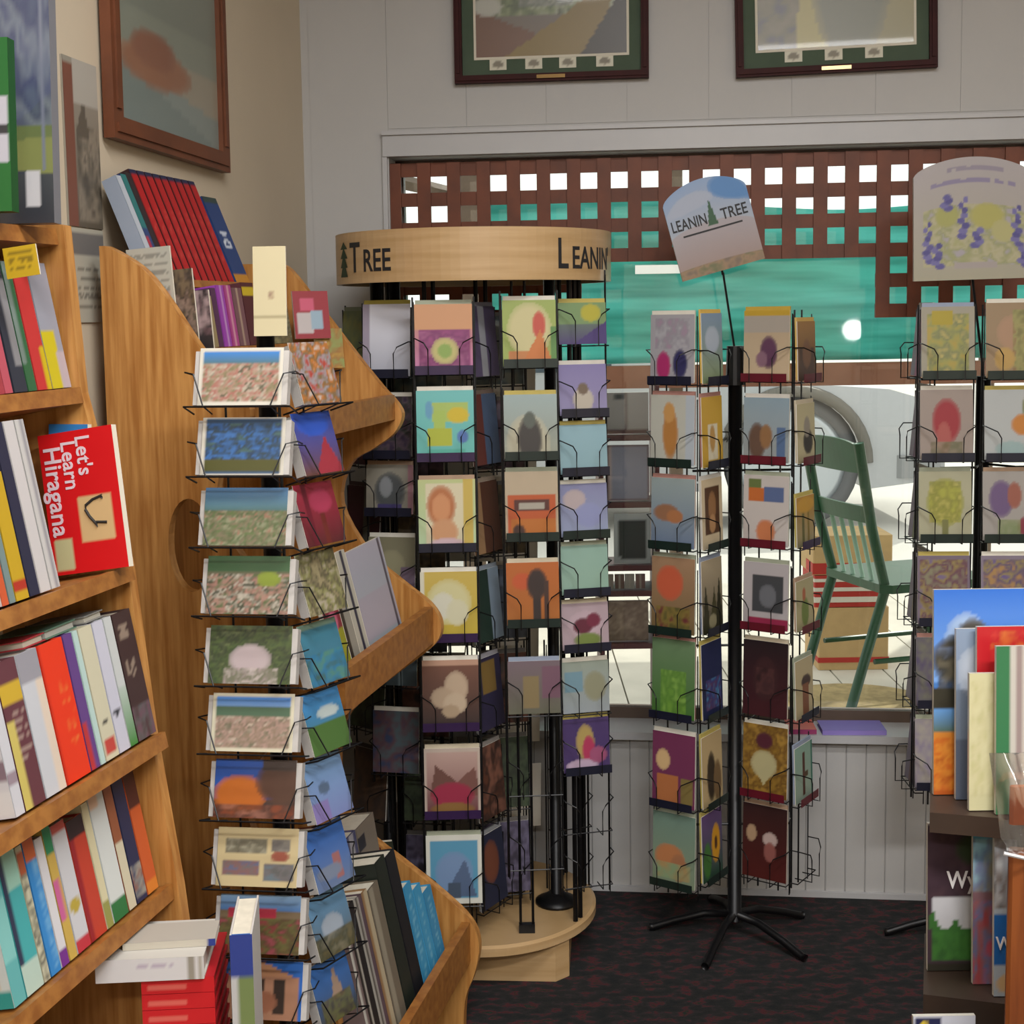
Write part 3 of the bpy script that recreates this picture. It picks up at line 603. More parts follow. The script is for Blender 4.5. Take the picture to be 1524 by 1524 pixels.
p0c = [
 (452, 560, 'a blank white front', ('a8aab6', 'e0e0ea'), [('r', 0, 0, .15, 1, '9a90a0')], NV, 'a89a40'),
 (590, 680, 'dark plum flowers', '33202c', [('n', 0, 0, 1, 1, 7, ['3a1c2c', '1c2a20', '50404a', '2c2038'])], NV),
 (692, 765, 'a grey oval portrait', '8a867a', [('e', .5, .45, .34, .4, '4a4e50'), ('e', .42, .55, .14, .22, '82868a'), ('r', .25, 0, .75, .2, '40386a'), ('r', .9, 0, 1, 1, '9a7078')], NV),
 (800, 890, 'a pale olive leaf', '77735c', [('e', .5, .5, .3, .3, '8a866a'), ('r', .7, 0, 1, .5, '6a5a6a')], NV),
 (930, 1020, 'faded teal stripes', '46545a', [('r', .2, 0, .35, 1, '2c3438'), ('r', .6, 0, .7, 1, '6a7a80')], None),
 (1060, 1150, 'blue and red dots', '3a4650', [('n', 0, 0, 1, 1, 6, ['2c3a5a', '5a3a40', '4a5a60'])], None)]
column(rr, B3, W3, 667, 2.985, rad(2), 0.122, p1c)
column(rr, B3, W3, 793, 3.0, rad(4), 0.114, p2c)
column(rr, B3, W3, 871, 3.08, rad(14), 0.108, p3c)
column(rr, B3, W3, 582, 3.10, rad(-12), 0.108, p0c)
sidec = [(455 + 131 * k, 560 + 131 * k, d, b, o, None, e) for k, (d, b, o, e) in enumerate((
  ('violet berries seen almost edgewise', '4a3f5a', [('r', .4, 0, .6, 1, '8a8a90')], '7a7680'), ('a brick red edge', '5a2a24', [('r', .5, 0, 1, 1, '40506a')], '6a5a50'), ('deep brown bark', '4a2a1c', [('r', 0, 0, .4, 1, '8a6a4a')], '8a7a6a'),
  ('dark green pines', '1c3028', [('r', .6, 0, 1, 1, '7a8a9a')], '8a94a0'), ('gold and navy bands', '2a2440', [('r', .3, .5, .8, .95, '7a6030')], '9a98a0'), ('maroon autumn leaves', '3c2420', [('n', 0, 0, 1, 1, 6, ['5a3424', '2c1c18', '7a5040'])], '8a8480'), ('a navy night with rust moon', '20243a', [('e', .5, .6, .3, .3, '6a3c2c')], '8a8c90')))]
column(rr, B3, W3, 728, 3.07, rad(58), 0.11, sidec)
back2 = [(462 + 131 * k, 560 + 131 * k, d, b, o, None, e) for k, (d, b, o, e) in enumerate((
  ('olive reeds', '5a5c3c', [('n', 0, 0, 1, 1, 6, ['6a6a3a', '4a5a44'])], '6a705c'), ('dim rose petals', '5a343c', [('n', 0, 0, 1, 1, 6, ['6a3a44', '3a2a30'])], '5a4a4a'), ('dark wine stripes', '3c1c24', [('r', .5, 0, .7, 1, '5a5a50')], '4a3a3a'), ('blue grey hills', '34405a', [('r', 0, .5, 1, 1, '3c4a6a')], '4a4f60'), ('moss and stone', '3a423a', [('n', 0, 0, 1, 1, 6, ['4a5a44', '30302c'])], '50544a'), ('copper clouds', '4a382c', [('n', 0, 0, 1, 1, 6, ['5a4434', '3a302c'])], '4a4440')))]
column(rr, B3, W3, 540, 3.2, rad(-40), 0.108, back2)

# added far side cards of the round rack, seen from behind, blocking window light
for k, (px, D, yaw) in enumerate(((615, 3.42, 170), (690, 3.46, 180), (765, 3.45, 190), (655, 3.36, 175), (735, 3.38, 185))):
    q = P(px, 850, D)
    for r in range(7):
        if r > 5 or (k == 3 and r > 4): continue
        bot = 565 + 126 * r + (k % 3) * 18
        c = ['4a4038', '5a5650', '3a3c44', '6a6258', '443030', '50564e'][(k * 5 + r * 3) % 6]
        card('added card seen from behind on the far side of the maple headed rack', px, bot - 108, bot, D, rad(yaw), 0.118, c, [], env=None, group='added far side cards of the round rack', xy=q, ht=0.168)

# cards added inside the round rack to close bright gaps, prints made dark
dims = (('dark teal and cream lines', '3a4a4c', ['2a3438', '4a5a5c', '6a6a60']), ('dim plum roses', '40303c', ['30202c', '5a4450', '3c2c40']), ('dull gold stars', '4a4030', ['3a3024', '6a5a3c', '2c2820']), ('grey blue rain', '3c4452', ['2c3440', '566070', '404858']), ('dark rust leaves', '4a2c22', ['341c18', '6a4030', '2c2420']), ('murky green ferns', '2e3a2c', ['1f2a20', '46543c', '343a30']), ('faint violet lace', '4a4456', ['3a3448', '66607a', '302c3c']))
column(rr, B3, W3, 748, 3.17, rad(12), 0.11, [(470 + 126 * k, 572 + 126 * k, d + ' added inside', b, [('n', 0, 0, 1, 1, 7, cs)], None, '6a6662') for k, (d, b, cs) in enumerate(dims)])
column(rr, B3, W3, 628, 3.2, rad(-8), 0.11, [(490 + 126 * k, 592 + 126 * k, d + ' added beside pole', b, [('n', 0, 0, 1, 1, 6, cs[::-1])], None, '5a5652') for k, (d, b, cs) in enumerate(dims)])
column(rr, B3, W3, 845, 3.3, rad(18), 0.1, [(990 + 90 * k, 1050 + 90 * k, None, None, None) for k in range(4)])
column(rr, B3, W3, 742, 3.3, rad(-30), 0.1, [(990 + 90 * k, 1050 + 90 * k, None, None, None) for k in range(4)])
# ================================================================== slanted bookcase along the left wall
def shelf_frame(a): return Vector((math.sin(a), math.cos(a), 0)), Vector((math.cos(a), -math.sin(a), 0)), math.pi / 2 - a
A1 = rad(13); U1, N1, PH1 = shelf_frame(A1)
E_REF = P(199, 841, 2.0)
def end1(px, py): return onplane(px, py, E_REF, U1)
def tpix(E, u, px):
    lo, hi = -1.2, 1.5
    for _ in range(50):
        m = (lo + hi) / 2
        if project(E + u * m)[0] < px: lo = m
        else: hi = m
    return (lo + hi) / 2
def hpx(p, py):                          # height from point p up to pixel row py
    return onplane(project(p)[0], py, p, Vector((0, 1, 0))).z - p.z
case = thing('bookcase', 'oak bookcase with slanted shelves full of upright books', 'bookcase', (E_REF.x, E_REF.y, 0), PH1)
def cl(p): d = p - Vector((E_REF.x, E_REF.y, 0)); return d.dot(U1), -d.dot(N1), d.z      # world -> case local
LEAN1 = 0.19
SH = {k: end1(*v) for k, v in dict(top=(74, 345), four=(111, 580), three=(188, 843), two=(237, 1092), one=(246, 1318)).items()}
dep = dict(top=0.12, four=0.14, three=0.18, two=0.19, one=0.2)
LEN1 = 0.62
for k, E in SH.items():
    x, y, z = cl(E)
    MB().box(-LEN1, 0, -0.02, 0, dep[k], 0).box(-LEN1, -0.01, -0.021, 0, 0, 0.002).build('shelf', OAKX, case, loc=(x, y, z), rot=(-LEAN1, 0, 0))
fe = [cl(end1(*q)) for q in ((92, 335), (118, 585), (188, 845), (222, 1090), (264, 1325), (318, 1720))]
pts = [(y, z) for _, y, z in fe]
yb = cl(end1(92, 335))[1] + 0.13
prof = [(yb, 0.0), (pts[-1][0], 0.0)] + pts[::-1] + [(pts[0][0] + 0.1, pts[0][1] + 0.02), (yb, pts[0][1])]
for xo in (0.0, -LEN1 - 0.025):
    m = MB(); n = len(prof)
    m.v += [(xo + 0.003, y, z) for y, z in prof] + [(xo + 0.025, y, z) for y, z in prof]
    m.f += [list(range(n))[::-1], [n + i for i in range(n)]] + [[i, (i + 1) % n, n + (i + 1) % n, n + i] for i in range(n)]
    m.build('end_panel', OAK, case)
_z = [SH[k].z for k in ('one', 'two', 'three', 'four', 'top')]
CAP = {k: _z[i + 1] - _z[i] - 0.045 for i, k in enumerate(('one', 'two', 'three', 'four'))}; CAP['top'] = 9
CAP['two'] -= 0.016; CAP['three'] += 0.016
def row1(k, items, depth=None, group=None, lean=LEAN1):
    E = SH[k] - N1 * 0.004
    nrm = Vector((math.sin(lean) * -N1.x, math.sin(lean) * -N1.y, math.cos(lean)))
    for it in items:
        pa, pb, tp, desc, sp, so, cv, co = (list(it) + [None] * 8)[:8]
        xa, xb = tpix(E, U1, pa), tpix(E, U1, pb)
        p = E + U1 * xa
        h = min(hpx(p, tp) / math.cos(lean), CAP[k]); xb = min(xb, -0.001)
        o = book_obj('book', desc, max(0.004, xb - xa - 0.0012), h, (depth or dep[k] - 0.02), sp, so or (), cv, co or (), loc=p + Vector((0, 0, 0.004)), rot=(-lean, 0, PH1), group=group)
wd_ = 'on the slanted oak shelves'
row1('one', [
 (22, 40, 1240, 'large book with teal and white cover and gold panel on the slanted shelves', '5aa0a0', [('r', 0, .3, 1, .7, '78b4b0')], 'c4ccc8', [('r', 0, .85, 1, 1, '8ac0bc'), ('r', 0, .68, 1, .85, '3a9a98'), ('r', .45, .12, .9, .5, 'b8983c'), ('r', 0, 0, 1, .1, '2f8f88')]),
 (41, 66, 1238, 'tall teal paperback beside a dotted cream spine', '3f9a9c', [('r', 0, 0, 1, .22, 'a8bcb0'), ('r', 0, .7, 1, 1, '8fb8a8'), ('r', 0, .2, .25, 1, '2a3048')]),
 (67, 76, 1270, 'cream spine dotted with black marks on the slanted shelves', 'b8b49a', [('n', 0, 0, 1, .9, 24, ['c0bca4', '4a4a44', 'b0ac92']), ('r', 0, .8, 1, .95, 'a05030')]),
 (77, 92, 1262, 'bright blue paperback with white speckled spine', '2f7ab8', [('n', .5, .05, 1, .9, 20, ['2f7ab8', '6aa0c8', '2f7ab8']), ('r', 0, .86, 1, 1, 'b85a30')]),
 (93, 104, 1258, 'white paperback with purple foot on its spine', 'c6c4c8', [('r', 0, 0, 1, .12, '6a2a80')]),
 (105, 116, 1240, 'pink and gold narrow spine with green head', 'b89a4a', [('r', 0, .8, 1, 1, '2a7a50'), ('r', 0, .3, .5, .6, 'b85a8a')]),
 (117, 136, 1238, 'white spine with gold emblem and red base', 'bcbcc0', [('r', 0, 0, 1, .1, 'b0303c'), ('e', .5, .35, .4, .06, 'a8943a'), ('r', 0, .92, 1, 1, 'b04a40')]),
 (137, 160, 1232, 'thick red spine with dark plum side', 'b03a28', [('r', 0, 0, .3, 1, '8a1c24'), ('r', 0, .85, 1, 1, '2c1c20')]),
 (161, 170, 1205, 'slim cream spine with olive foot', 'c4bc9a', [('r', 0, 0, 1, .2, '8a8a4a')]),
 (171, 192, 1196, 'white spine with broad green foot', 'c2c6c4', [('r', 0, 0, 1, .14, '2a6a3a'), ('r', 0, .9, .5, 1, 'c8a890')]),
 (193, 204, 1180, 'brown and cream narrow spine', '8a5238', [('r', 0, .0, 1, .55, 'c0b8a0')]),
 (205, 220, 1168, 'navy spine with red and white picture foot', '262a48', [('n', 0, .05, 1, .3, 12, ['7a3a30', '9a9488', '2a3a5a'])]),
 (221, 236, 1160, 'orange spine with dark brown head', 'b8542a', [('r', 0, .72, 1, 1, '4a2420'), ('r', 0, 0, 1, .1, 'c8762c')])])
row1('two', [
 (24, 38, 930, 'white boxed set with grey bands on the slanted shelves', 'b8b8be', [('r', 0, .2, 1, .3, '8a7a84')], 'c6c6ca', [('r', 0, .8, 1, .9, '5a5a60'), ('r', 0, .25, 1, .38, '84707a'), ('r', 0, .02, 1, .18, 'd0d0d0')]),
 (39, 69, 960, 'maroon spine with yellow head and cream edge', '5a3038', [('r', 0, .7, 1, .85, 'b8982c'), ('r', 0, 0, .3, .6, 'b8a85a'), ('l', .3, .3, .9, .65, 6, 'a08a80')]),
 (70, 100, 930, 'wide white binder with pale grey spine', 'b4b6bc', [('r', .7, 0, 1, 1, 'c8b8a8'), ('r', 0, .78, 1, 1, '8a8890')]),
 (101, 136, 928, 'thick bright red hardback with gold marks', 'd0300f', [('n', .55, .25, .9, .7, 20, ['d0300f', 'd0300f', 'd07030']), ('r', 0, 0, .08, 1, 'b02008')]),
 (137, 150, 915, 'purple and red narrow spine', '5a3a78', [('r', 0, 0, .45, .35, 'a82c30')]),
 (151, 158, 925, 'pale turquoise thin spine', 'a8c0bc', []),
 (159, 178, 918, 'cream spine with small red square foot', 'bdb8a0', [('r', .2, .05, .9, .15, 'b04038'), ('e', .5, .28, .18, .03, '2c2c2c')]),
 (179, 194, 922, 'lavender white spine with black dot', 'b8b8c6', [('e', .5, .3, .3, .03, '22222a')]),
 (195, 206, 905, 'white spine fading to green foot', 'b8bcbc', [('g', 0, 0, 1, .45, '3a7a34', 'a8b4ac')]),
 (207, 234, 890, 'dark brown tall book with pale lettering at the shelf end', '3a2626', [('l', .25, .35, .7, .9, 18, '9a8878'), ('n', 0, 0, 1, .25, 8, ['6a4a58', '5a5a5a', '4a3034'])])])
row1('three', [
 (4, 14, 690, 'orange red book with pale base on the slanted shelves', 'b8502c', [], 'c05a34', [('r', 0, 0, 1, .1, 'c8c0c0')]),
 (15, 24, 700, 'grey teal paperback spine', '6a7c7c', []),
 (25, 44, 710, 'golden yellow spine with red foot', 'b0901c', [('r', 0, .08, 1, .16, 'a02c1c')]),
 (45, 60, 625, 'dark navy tall spine', '22243a', []),
 (61, 76, 605, 'tall white ring binder spine', 'b8b4b4', [('r', .75, 0, .9, 1, '8a888c')]),
 (77, 90, 605, 'second white binder spine beside a red cover', 'b4b2b0', [('r', .6, 0, .75, 1, '848288')])])
row1('four', [
 (8, 20, 408, 'pink and red cover with dark picture panels on the slanted shelves', 'a84a58', [], 'a84450', [('n', .2, .1, .95, .8, 6, ['8a3a3c', 'a84a4a', '4a3438', '8a2c30']), ('r', 0, .85, 1, 1, 'c04a60')]),
 (22, 42, 400, 'black and white spine with small picture foot', '282c38', [('r', .5, .2, 1, .9, '7d7c80')]),
 (43, 56, 392, 'dark green tall spine', '2c5a38', [('r', .0, .2, .35, 1, '6a7a74')]),
 (57, 78, 398, 'bright red spine with yellow foot', 'b02c2c', [('r', .7, 0, 1, .35, 'b8a010')]),
 (79, 108, 388, 'book with grey cover, red disc and yellow corner', '8a8c98', [('r', 0, 0, .7, .45, 'b8a818'), ('r', .6, 0, 1, .3, 'a89aa0')], '8f929c', [('e', .3, .6, .4, .35, 'a02828'), ('r', 0, 0, 1, .35, 'b8a818')])])
# red cover facing the aisle end of the third shelf
E3 = SH['three']
hb = P(140, 850, 1.96)
def faceout(name, label, loc, yaw, lean, wd, ht, th, base, ops, cat='book', group=None, gloss=False, roll=0.0, edge='d8d0c0', res=0.004):
    me = card_mesh(name, wd, ht, th, base, ops, edge, res, gloss)
    o = link(name, me, None, loc, (-lean, roll, yaw)); tag(o, label, cat, group); return o
hira = faceout('book', 'red language workbook with white title and a cream character tile', (hb.x, hb.y, hb.z), rad(-14), 0.10, 0.118, 0.2, 0.012, 'c80a12',
   [('r', .42, .22, .88, .52, 'c8a878'), ('r', .06, .03, .3, .25, 'b8b488')], roll=rad(-8.5))
WINK = mat('white_ink', 'd8c4cc', 0.6)
KINK = mat('black_brush_ink', '2a2622', 0.7)
for i, (s, x) in enumerate((("Let's", 0.000), ('Learn', -0.0235), ('Hiragana', -0.052))):
    text_on(s, 0.032 if i < 2 else 0.038, WINK, hira, (x, -0.0068, 0.192 - 0.005 * i), (rad(90), rad(90), 0), name='title', xs=0.95)
hk = [(0.034, 0.106), (0.036, 0.110), (0.020, 0.106), (0.008, 0.099), (0.007, 0.093), (0.012, 0.083), (0.020, 0.073), (0.022, 0.068), (0.022, 0.074), (0.038, 0.072)]
MB().tube([(x - 0.004, -0.0066, z - 0.006) for x, z in hk], 0.0022, 6).build('character', KINK, hira)
bb = P(92, 640, 2.02)
faceout('book', 'blue hardback cover standing behind the red workbook', P(103, 844, 2.0), rad(-14), 0.10, 0.062, 0.205, 0.01, '2f74b0', [])
yt = P(36, 412, 1.9)
faceout('price_card', 'yellow shelf card with dark scribbled print below the top shelf', P(36, 412, 1.86), rad(-10), 0.0, 0.047, 0.04, 0.002, 'b89a1c', [('l', .1, .15, .9, .85, 3, '5a4a10')], cat='card', roll=rad(-7))
# flat books on top of the second row
def flat_book(label, c, wd, d, t, yaw, cover, side, front=None, tilt=(0, 0), group=None, sops=()):
    """lying book: c = centre of its front bottom edge; the front (-y) side is spine or page edge"""
    V, Fc, C = [], [], []; b = min(0.003, t * 0.15)
    colbox(V, Fc, C, (-wd / 2, 0, 0, wd / 2, d, b), cover); colbox(V, Fc, C, (-wd / 2, 0, t - b, wd / 2, d, t), cover)
    if front:
        colbox(V, Fc, C, (-wd / 2, 0, b, wd / 2, b, t - b), front)
        print_panel(V, Fc, C, (-wd / 2, -0.0006, 0), (wd, 0, 0), (0, 0, t), front, sops, 30, 6)
    o = link('book', colour_mesh('book', V, Fc, C, PRINT), None, c, (tilt[0], tilt[1], yaw)); tag(o, label, 'book', group)
    MB().box(-wd / 2 + 0.003, b if front else 0.003, b, wd / 2 - 0.003, d - 0.002, t - b).build('pages', plain(side, 0.8), o)
    return o
nz1 = Vector((-N1.x * math.sin(LEAN1), -N1.y * math.sin(LEAN1), math.cos(LEAN1))); dn1 = Vector((-N1.x * math.cos(LEAN1), -N1.y * math.cos(LEAN1), -math.sin(LEAN1)))
hs = CAP['two'] + 0.006
for (px, dv, wd, t, cv, sd, lab) in ((112, 0.0, 0.05, 0.011, 'a83038', 'b8b0a0', 'thin red book lying across the upright books'), (150, 0.0, 0.075, 0.012, '5a7a68', 'a8a8a0', 'grey green book lying across the upright books'), (196, 0.0, 0.05, 0.01, '8a8a86', 'b0aca0', 'pale grey book lying across the upright books')):
    p = SH['two'] + U1 * tpix(SH['two'], U1, px) + nz1 * hs + dn1 * 0.012
    flat_book(lab, p, wd, 0.09, t, PH1, cv, sd, tilt=(-LEAN1, 0))
# big books on the top shelf and wall calendar
Et = SH['top']
top_y = P(50, 333, 1.93)
faceout('book', 'tall landscape book with misty blue mountain and yellow meadow', P(31, 334, 1.94), rad(-6), 0.05, 0.105, 0.36, 0.022, ('30343c', '4a5068'), [('g', 0, .38, 1, 1, '5a6670', '44496c'), ('e', .6, .62, .4, .14, '5c6480'), ('t', 0, .24, 1, .44, 1, .16, '747a48'), ('t', .2, .3, 1, .48, 1, .32, '5c6840'), ('n', 0, .36, 1, 1, 5, ['4a5468', '3a405c', '666e7a', '444a66']), ('g', 0, 0, 1, .18, '2a2c34', '3c4044'), ('r', .62, .06, .82, .19, 'b4b4b8'), ('r', .86, .2, .9, 1, '6a7080')], edge='6a6a70', gloss=True)
faceout('book', 'dark green book with white label on the top shelf', P(-6, 330, 1.87) + Vector((0, 0, 0.012)), rad(-6), 0.05, 0.055, P(0, 70, 1.87).z - P(0, 330, 1.87).z, 0.02, '0f5a20', [('r', .5, .28, .95, .66, 'a8a8b4'), ('r', .5, .45, .95, .5, '2a2a30')], edge='0c4418')
cal = thing('wall_calendar', 'hanging wall calendar with brown tower picture above a printed sheet', 'calendar', CORNER, math.pi / 2 - LA)
ta, za_ = wl(88, 80); tb, zb_ = wl(150, 342); _, zc_ = wl(120, 480)
V, Fc, C = [], [], []
colbox(V, Fc, C, (ta, -0.004, zb_, tb, 0, za_), '8a8478')
print_panel(V, Fc, C, (ta, -0.0045, zb_), (tb - ta, 0, 0), (0, 0, za_ - zb_), '8f8a7e', [('g', .28, 0, 1, .75, '5a5246', '8a8276'), ('n', .3, .05, 1, .62, 8, ['4a443c', '6a6256', '8a7f70', '585048']), ('r', .0, 0, .28, .97, '74483a'), ('t', .3, .55, .7, .55, .55, .78, '5a5248'), ('r', .28, .75, 1, 1, 'a8a39a')], 24, 40)
link('picture_page', colour_mesh('picture_page', V, Fc, C, PRINT), cal)
V, Fc, C = [], [], []
colbox(V, Fc, C, (ta + 0.005, -0.003, zc_, tb, 0, zb_ - 0.002), 'a8a498')
print_panel(V, Fc, C, (ta + 0.005, -0.0035, zc_), (tb - ta - 0.005, 0, 0), (0, 0, zb_ - zc_ - 0.002), 'aaa698', [('r', 0, .72, 1, .95, '6d6a68'), ('l', .15, .1, .9, .6, 5, '5a564e')], 24, 30)
link('date_page', colour_mesh('date_page', V, Fc, C, PRINT), cal)

# low deck with stacks lying flat at the foot of the bookcase
MB().box(-LEN1, -0.24, -0.02, -0.004, 0.12, 0).box(-LEN1 + 0.02, -0.2, -0.36, -0.02, 0.1, -0.02).build('low_shelf', OAKX, case, loc=(0, 0, 0.384))
zr = P(230, 1455, 1.84).z
z = 0.386; k = 0
reds = int((zr - z) / 0.021); rt_ = (zr - z) / max(1, reds)
for k in range(max(1, reds)):
    flat_book('red paperback lying in the stack on the low shelf', Vector((P(264, 1450, 1.84).x, 1.84, z)), 0.098, 0.14, rt_ - 0.0008, rad(4), 'a81420', 'b0302c', 'b8141c', group='red paperbacks stacked on the low shelf', sops=[('r', .1, .3, .6, .5, 'c85a50')]); z += rt_
x0_ = P(232, 1450, 1.86).x
flat_book('thick white book lying on the red stack', Vector((x0_, 1.83, z)), 0.145, 0.12, 0.032, rad(4), 'bcb8b0', 'c0bab0', 'c4c2c2', sops=[('l', .35, .4, .7, .7, 1, '9a88a0'), ('r', .86, 0, .9, 1, '8a8478'), ('r', .94, 0, .97, 1, '9a9488')])
flat_book('white book with navy end lying topmost on the low shelf', Vector((x0_ + 0.02, 1.86, z + 0.0325)), 0.125, 0.06, 0.010, rad(6), 'a8a298', 'b8b2a4', 'b4aea0', sops=[('r', .92, 0, 1, 1, '2a3a80')])
bp_ = P(350, 1530, 1.86)
o = book_obj('book', 'upright blue and white picture book beside the red stack', 0.03, bp_.z * 0 + P(325, 1378, 1.86).z - 0.386, 0.13, '2a62a8', [('r', 0, .35, 1, .8, '6a7a4a'), ('r', 0, 0, .35, 1, 'b0b0b0'), ('r', 0, .8, 1, 1, '2a3a80')], 'c4c0bc', loc=(P(264, 1450, 1.84).x + 0.075, 1.83, 0.386), rot=(0, 0, rad(6)))
wx = P(150, 1500, 1.74)
z = 0.386
for (lab, wd, t, cv, sd, fr, ops) in (('navy edged catalogue lying on the low shelf', 0.11, 0.022, '24284a', 'a8a49c', '3a2c78', [('r', 0, .3, .5, .7, '8a8490')]), ('white catalogue with purple corner on the low shelf', 0.105, 0.02, 'b0aca8', 'b4b0a8', 'b8b4b0', [('r', .8, 0, 1, 1, '4a3080'), ('e', .5, .5, .08, .4, 'b0704a')]), ('black spined folder lying on white catalogues', 0.12, 0.014, '1c1e2a', '8a8890', '1c2030', [('r', .3, .35, .8, .6, '6a7080')]), ('silver grey booklet topmost beside the red stack', 0.11, 0.01, 'a0a2a8', 'a8a8a8', 'a2a4aa', [])):
    flat_book(lab, Vector((wx.x, 1.735, z)), wd, 0.09, t, rad(5), cv, sd, fr, sops=ops); z += t + 0.0006
pq = P(30, 1520, 1.66)
o = faceout('book', 'purple and teal children book with yellow stars on the low shelf', Vector((pq.x - 0.03, 1.63, 0.386)), rad(-5), 0.05, 0.06, 0.1 , 0.012, '5a2a78', [('r', .05, .35, .6, .75, '5a8a9a'), ('r', .3, .3, .6, .8, '2a8aa0'), ('e', .6, .86, .1, .04, 'c0a040'), ('e', .8, .76, .1, .04, 'c8a848'), ('r', 0, 0, 1, .3, '8a7a9a')])

# ================================================================== wave edged bookcase
A2 = rad(13); U2, N2, PH2 = shelf_frame(A2)
O2 = P(158, 600, 2.39); O2.z = 0
FAR = 0.56
wave = thing('wave_edged_bookcase', 'oak bookcase with scalloped end panels and rounded shelf lobes', 'bookcase', O2, PH2)
def lc(p): d = p - O2; return d.dot(U2), -d.dot(N2), d.z
def w2(x, y, z): return O2 + U2 * x - N2 * y + Vector((0, 0, z))
def panel2(pix, x, back, hole=None, floor_q=None):
    p0 = O2 + U2 * x
    pts = [lc(onplane(px, py, p0, U2))[1:] for px, py in pix]
    # smooth the outline
    sm = []
    for i in range(len(pts) - 1):
        a, b = pts[max(i - 1, 0)], pts[i]; c, d = pts[i + 1], pts[min(i + 2, len(pts) - 1)]
        for k in range(4):
            t = k / 4
            f = lambda q: 0.5 * (2 * b[q] + (c[q] - a[q]) * t + (2 * a[q] - 5 * b[q] + 4 * c[q] - d[q]) * t * t + (3 * b[q] - a[q] - 3 * c[q] + d[q]) * t ** 3)
            sm.append((f(0), f(1)))
    sm.append(pts[-1])
    import bmesh
    outline = sm + [(sm[-1][0], 0.0), (back, 0.0), (back, sm[0][1])]
    bm = bmesh.new()
    vs = [bm.verts.new((x, y, z)) for y, z in outline]
    es = [bm.edges.new((vs[i], vs[(i + 1) % len(vs)])) for i in range(len(vs))]
    if hole:
        hc = lc(onplane(hole[0], hole[1], p0, U2)); ry, rz = hole[2], hole[3]
        hv = [bm.verts.new((x, hc[1] + ry * math.cos(2 * math.pi * i / 28), hc[2] + rz * math.sin(2 * math.pi * i / 28))) for i in range(28)]
        es += [bm.edges.new((hv[i], hv[(i + 1) % 28])) for i in range(28)]
    bmesh.ops.triangle_fill(bm, use_beauty=True, use_dissolve=False, edges=es)
    g = bmesh.ops.extrude_face_region(bm, geom=bm.faces[:])
    for v in [e for e in g['geom'] if isinstance(e, bmesh.types.BMVert)]: v.co.x += 0.022
    bmesh.ops.recalc_face_normals(bm, faces=bm.faces)
    me = bpy.data.meshes.new('end_panel'); bm.to_mesh(me); me.materials.append(OAK); link('end_panel', me, wave)
near_pix = [(156, 366), (180, 378), (215, 403), (250, 447), (300, 522), (345, 570), (372, 610), (360, 650), (330, 690), (325, 760), (360, 830), (430, 900), (478, 980), (480, 1030), (440, 1080), (380, 1140), (370, 1220), (410, 1300), (470, 1400), (500, 1500), (510, 1600)]
panel2(near_pix, 0.0, 0.0, hole=(283, 812, 0.04, 0.08))
far_pix = [(415, 392), (432, 402), (470, 450), (520, 515), (565, 572), (590, 600), (598, 620), (586, 645), (555, 668), (520, 692), (508, 750), (548, 822), (600, 868), (640, 900), (656, 930), (646, 960), (590, 1004), (520, 1062), (505, 1120), (512, 1190), (545, 1240), (600, 1284), (660, 1332), (700, 1372), (713, 1408), (706, 1450), (692, 1490), (690, 1560)]
panel2(far_pix, FAR, 0.02)
fas = []
for (px, py, hh) in ((588, 606, 0.05), (645, 930, 0.075), (700, 1402, 0.085)):
    x, y, z = lc(onplane(px, py, O2 + U2 * FAR, U2)); fas.append((y, z, hh))
    MB().box(0.024, 0, -hh / 2, FAR - 0.001, 0.018, hh / 2).build('shelf_lip', OAKX, wave, loc=(0, y, z))
    tl = (0.12, 0.24, 0.2)[len(fas) - 1]
    MB().box(0.024, 0.018, -0.012, FAR - 0.001, min(0.25, -y - 0.03), 0.0).build('shelf', OAKX, wave, loc=(0, y, z - hh * 0.2), rot=(-tl, 0, 0))
MB().box(0.024, -0.012, 0.0, FAR, 0.0, 1.42).build('back_board', OAK, wave)
CUR = {}                                 # how far each shelf is filled
def row2(base, items, lean, depth, group=None):
    """base: local (y, z); items (px left, px right, top px, label, spine, ops)"""
    E = w2(0, base[0], base[1])
    for it in items:
        pa, pb, tp, desc, sp, so, cv, co = (list(it) + [None] * 8)[:8]
        xa, xb = tpix(E, U2, pa), min(tpix(E, U2, pb), FAR - 0.003)
        key = round(base[1], 4); cur = CUR.get(key, 0.06 if base[1] > 1.3 else 0.027)
        if xa < cur: wd0 = min(xb - xa, 0.02); xa = cur; xb = max(xb, xa + wd0)
        if xb > FAR - 0.002: continue
        CUR[key] = xb
        p = E + U2 * xa; h = hpx(p, tp) / math.cos(lean)
        book_obj('book', desc, max(0.003, xb - xa - 0.001), h, depth, sp, so or (), cv, co or (), loc=p, rot=(-lean, 0, PH2), group=group)
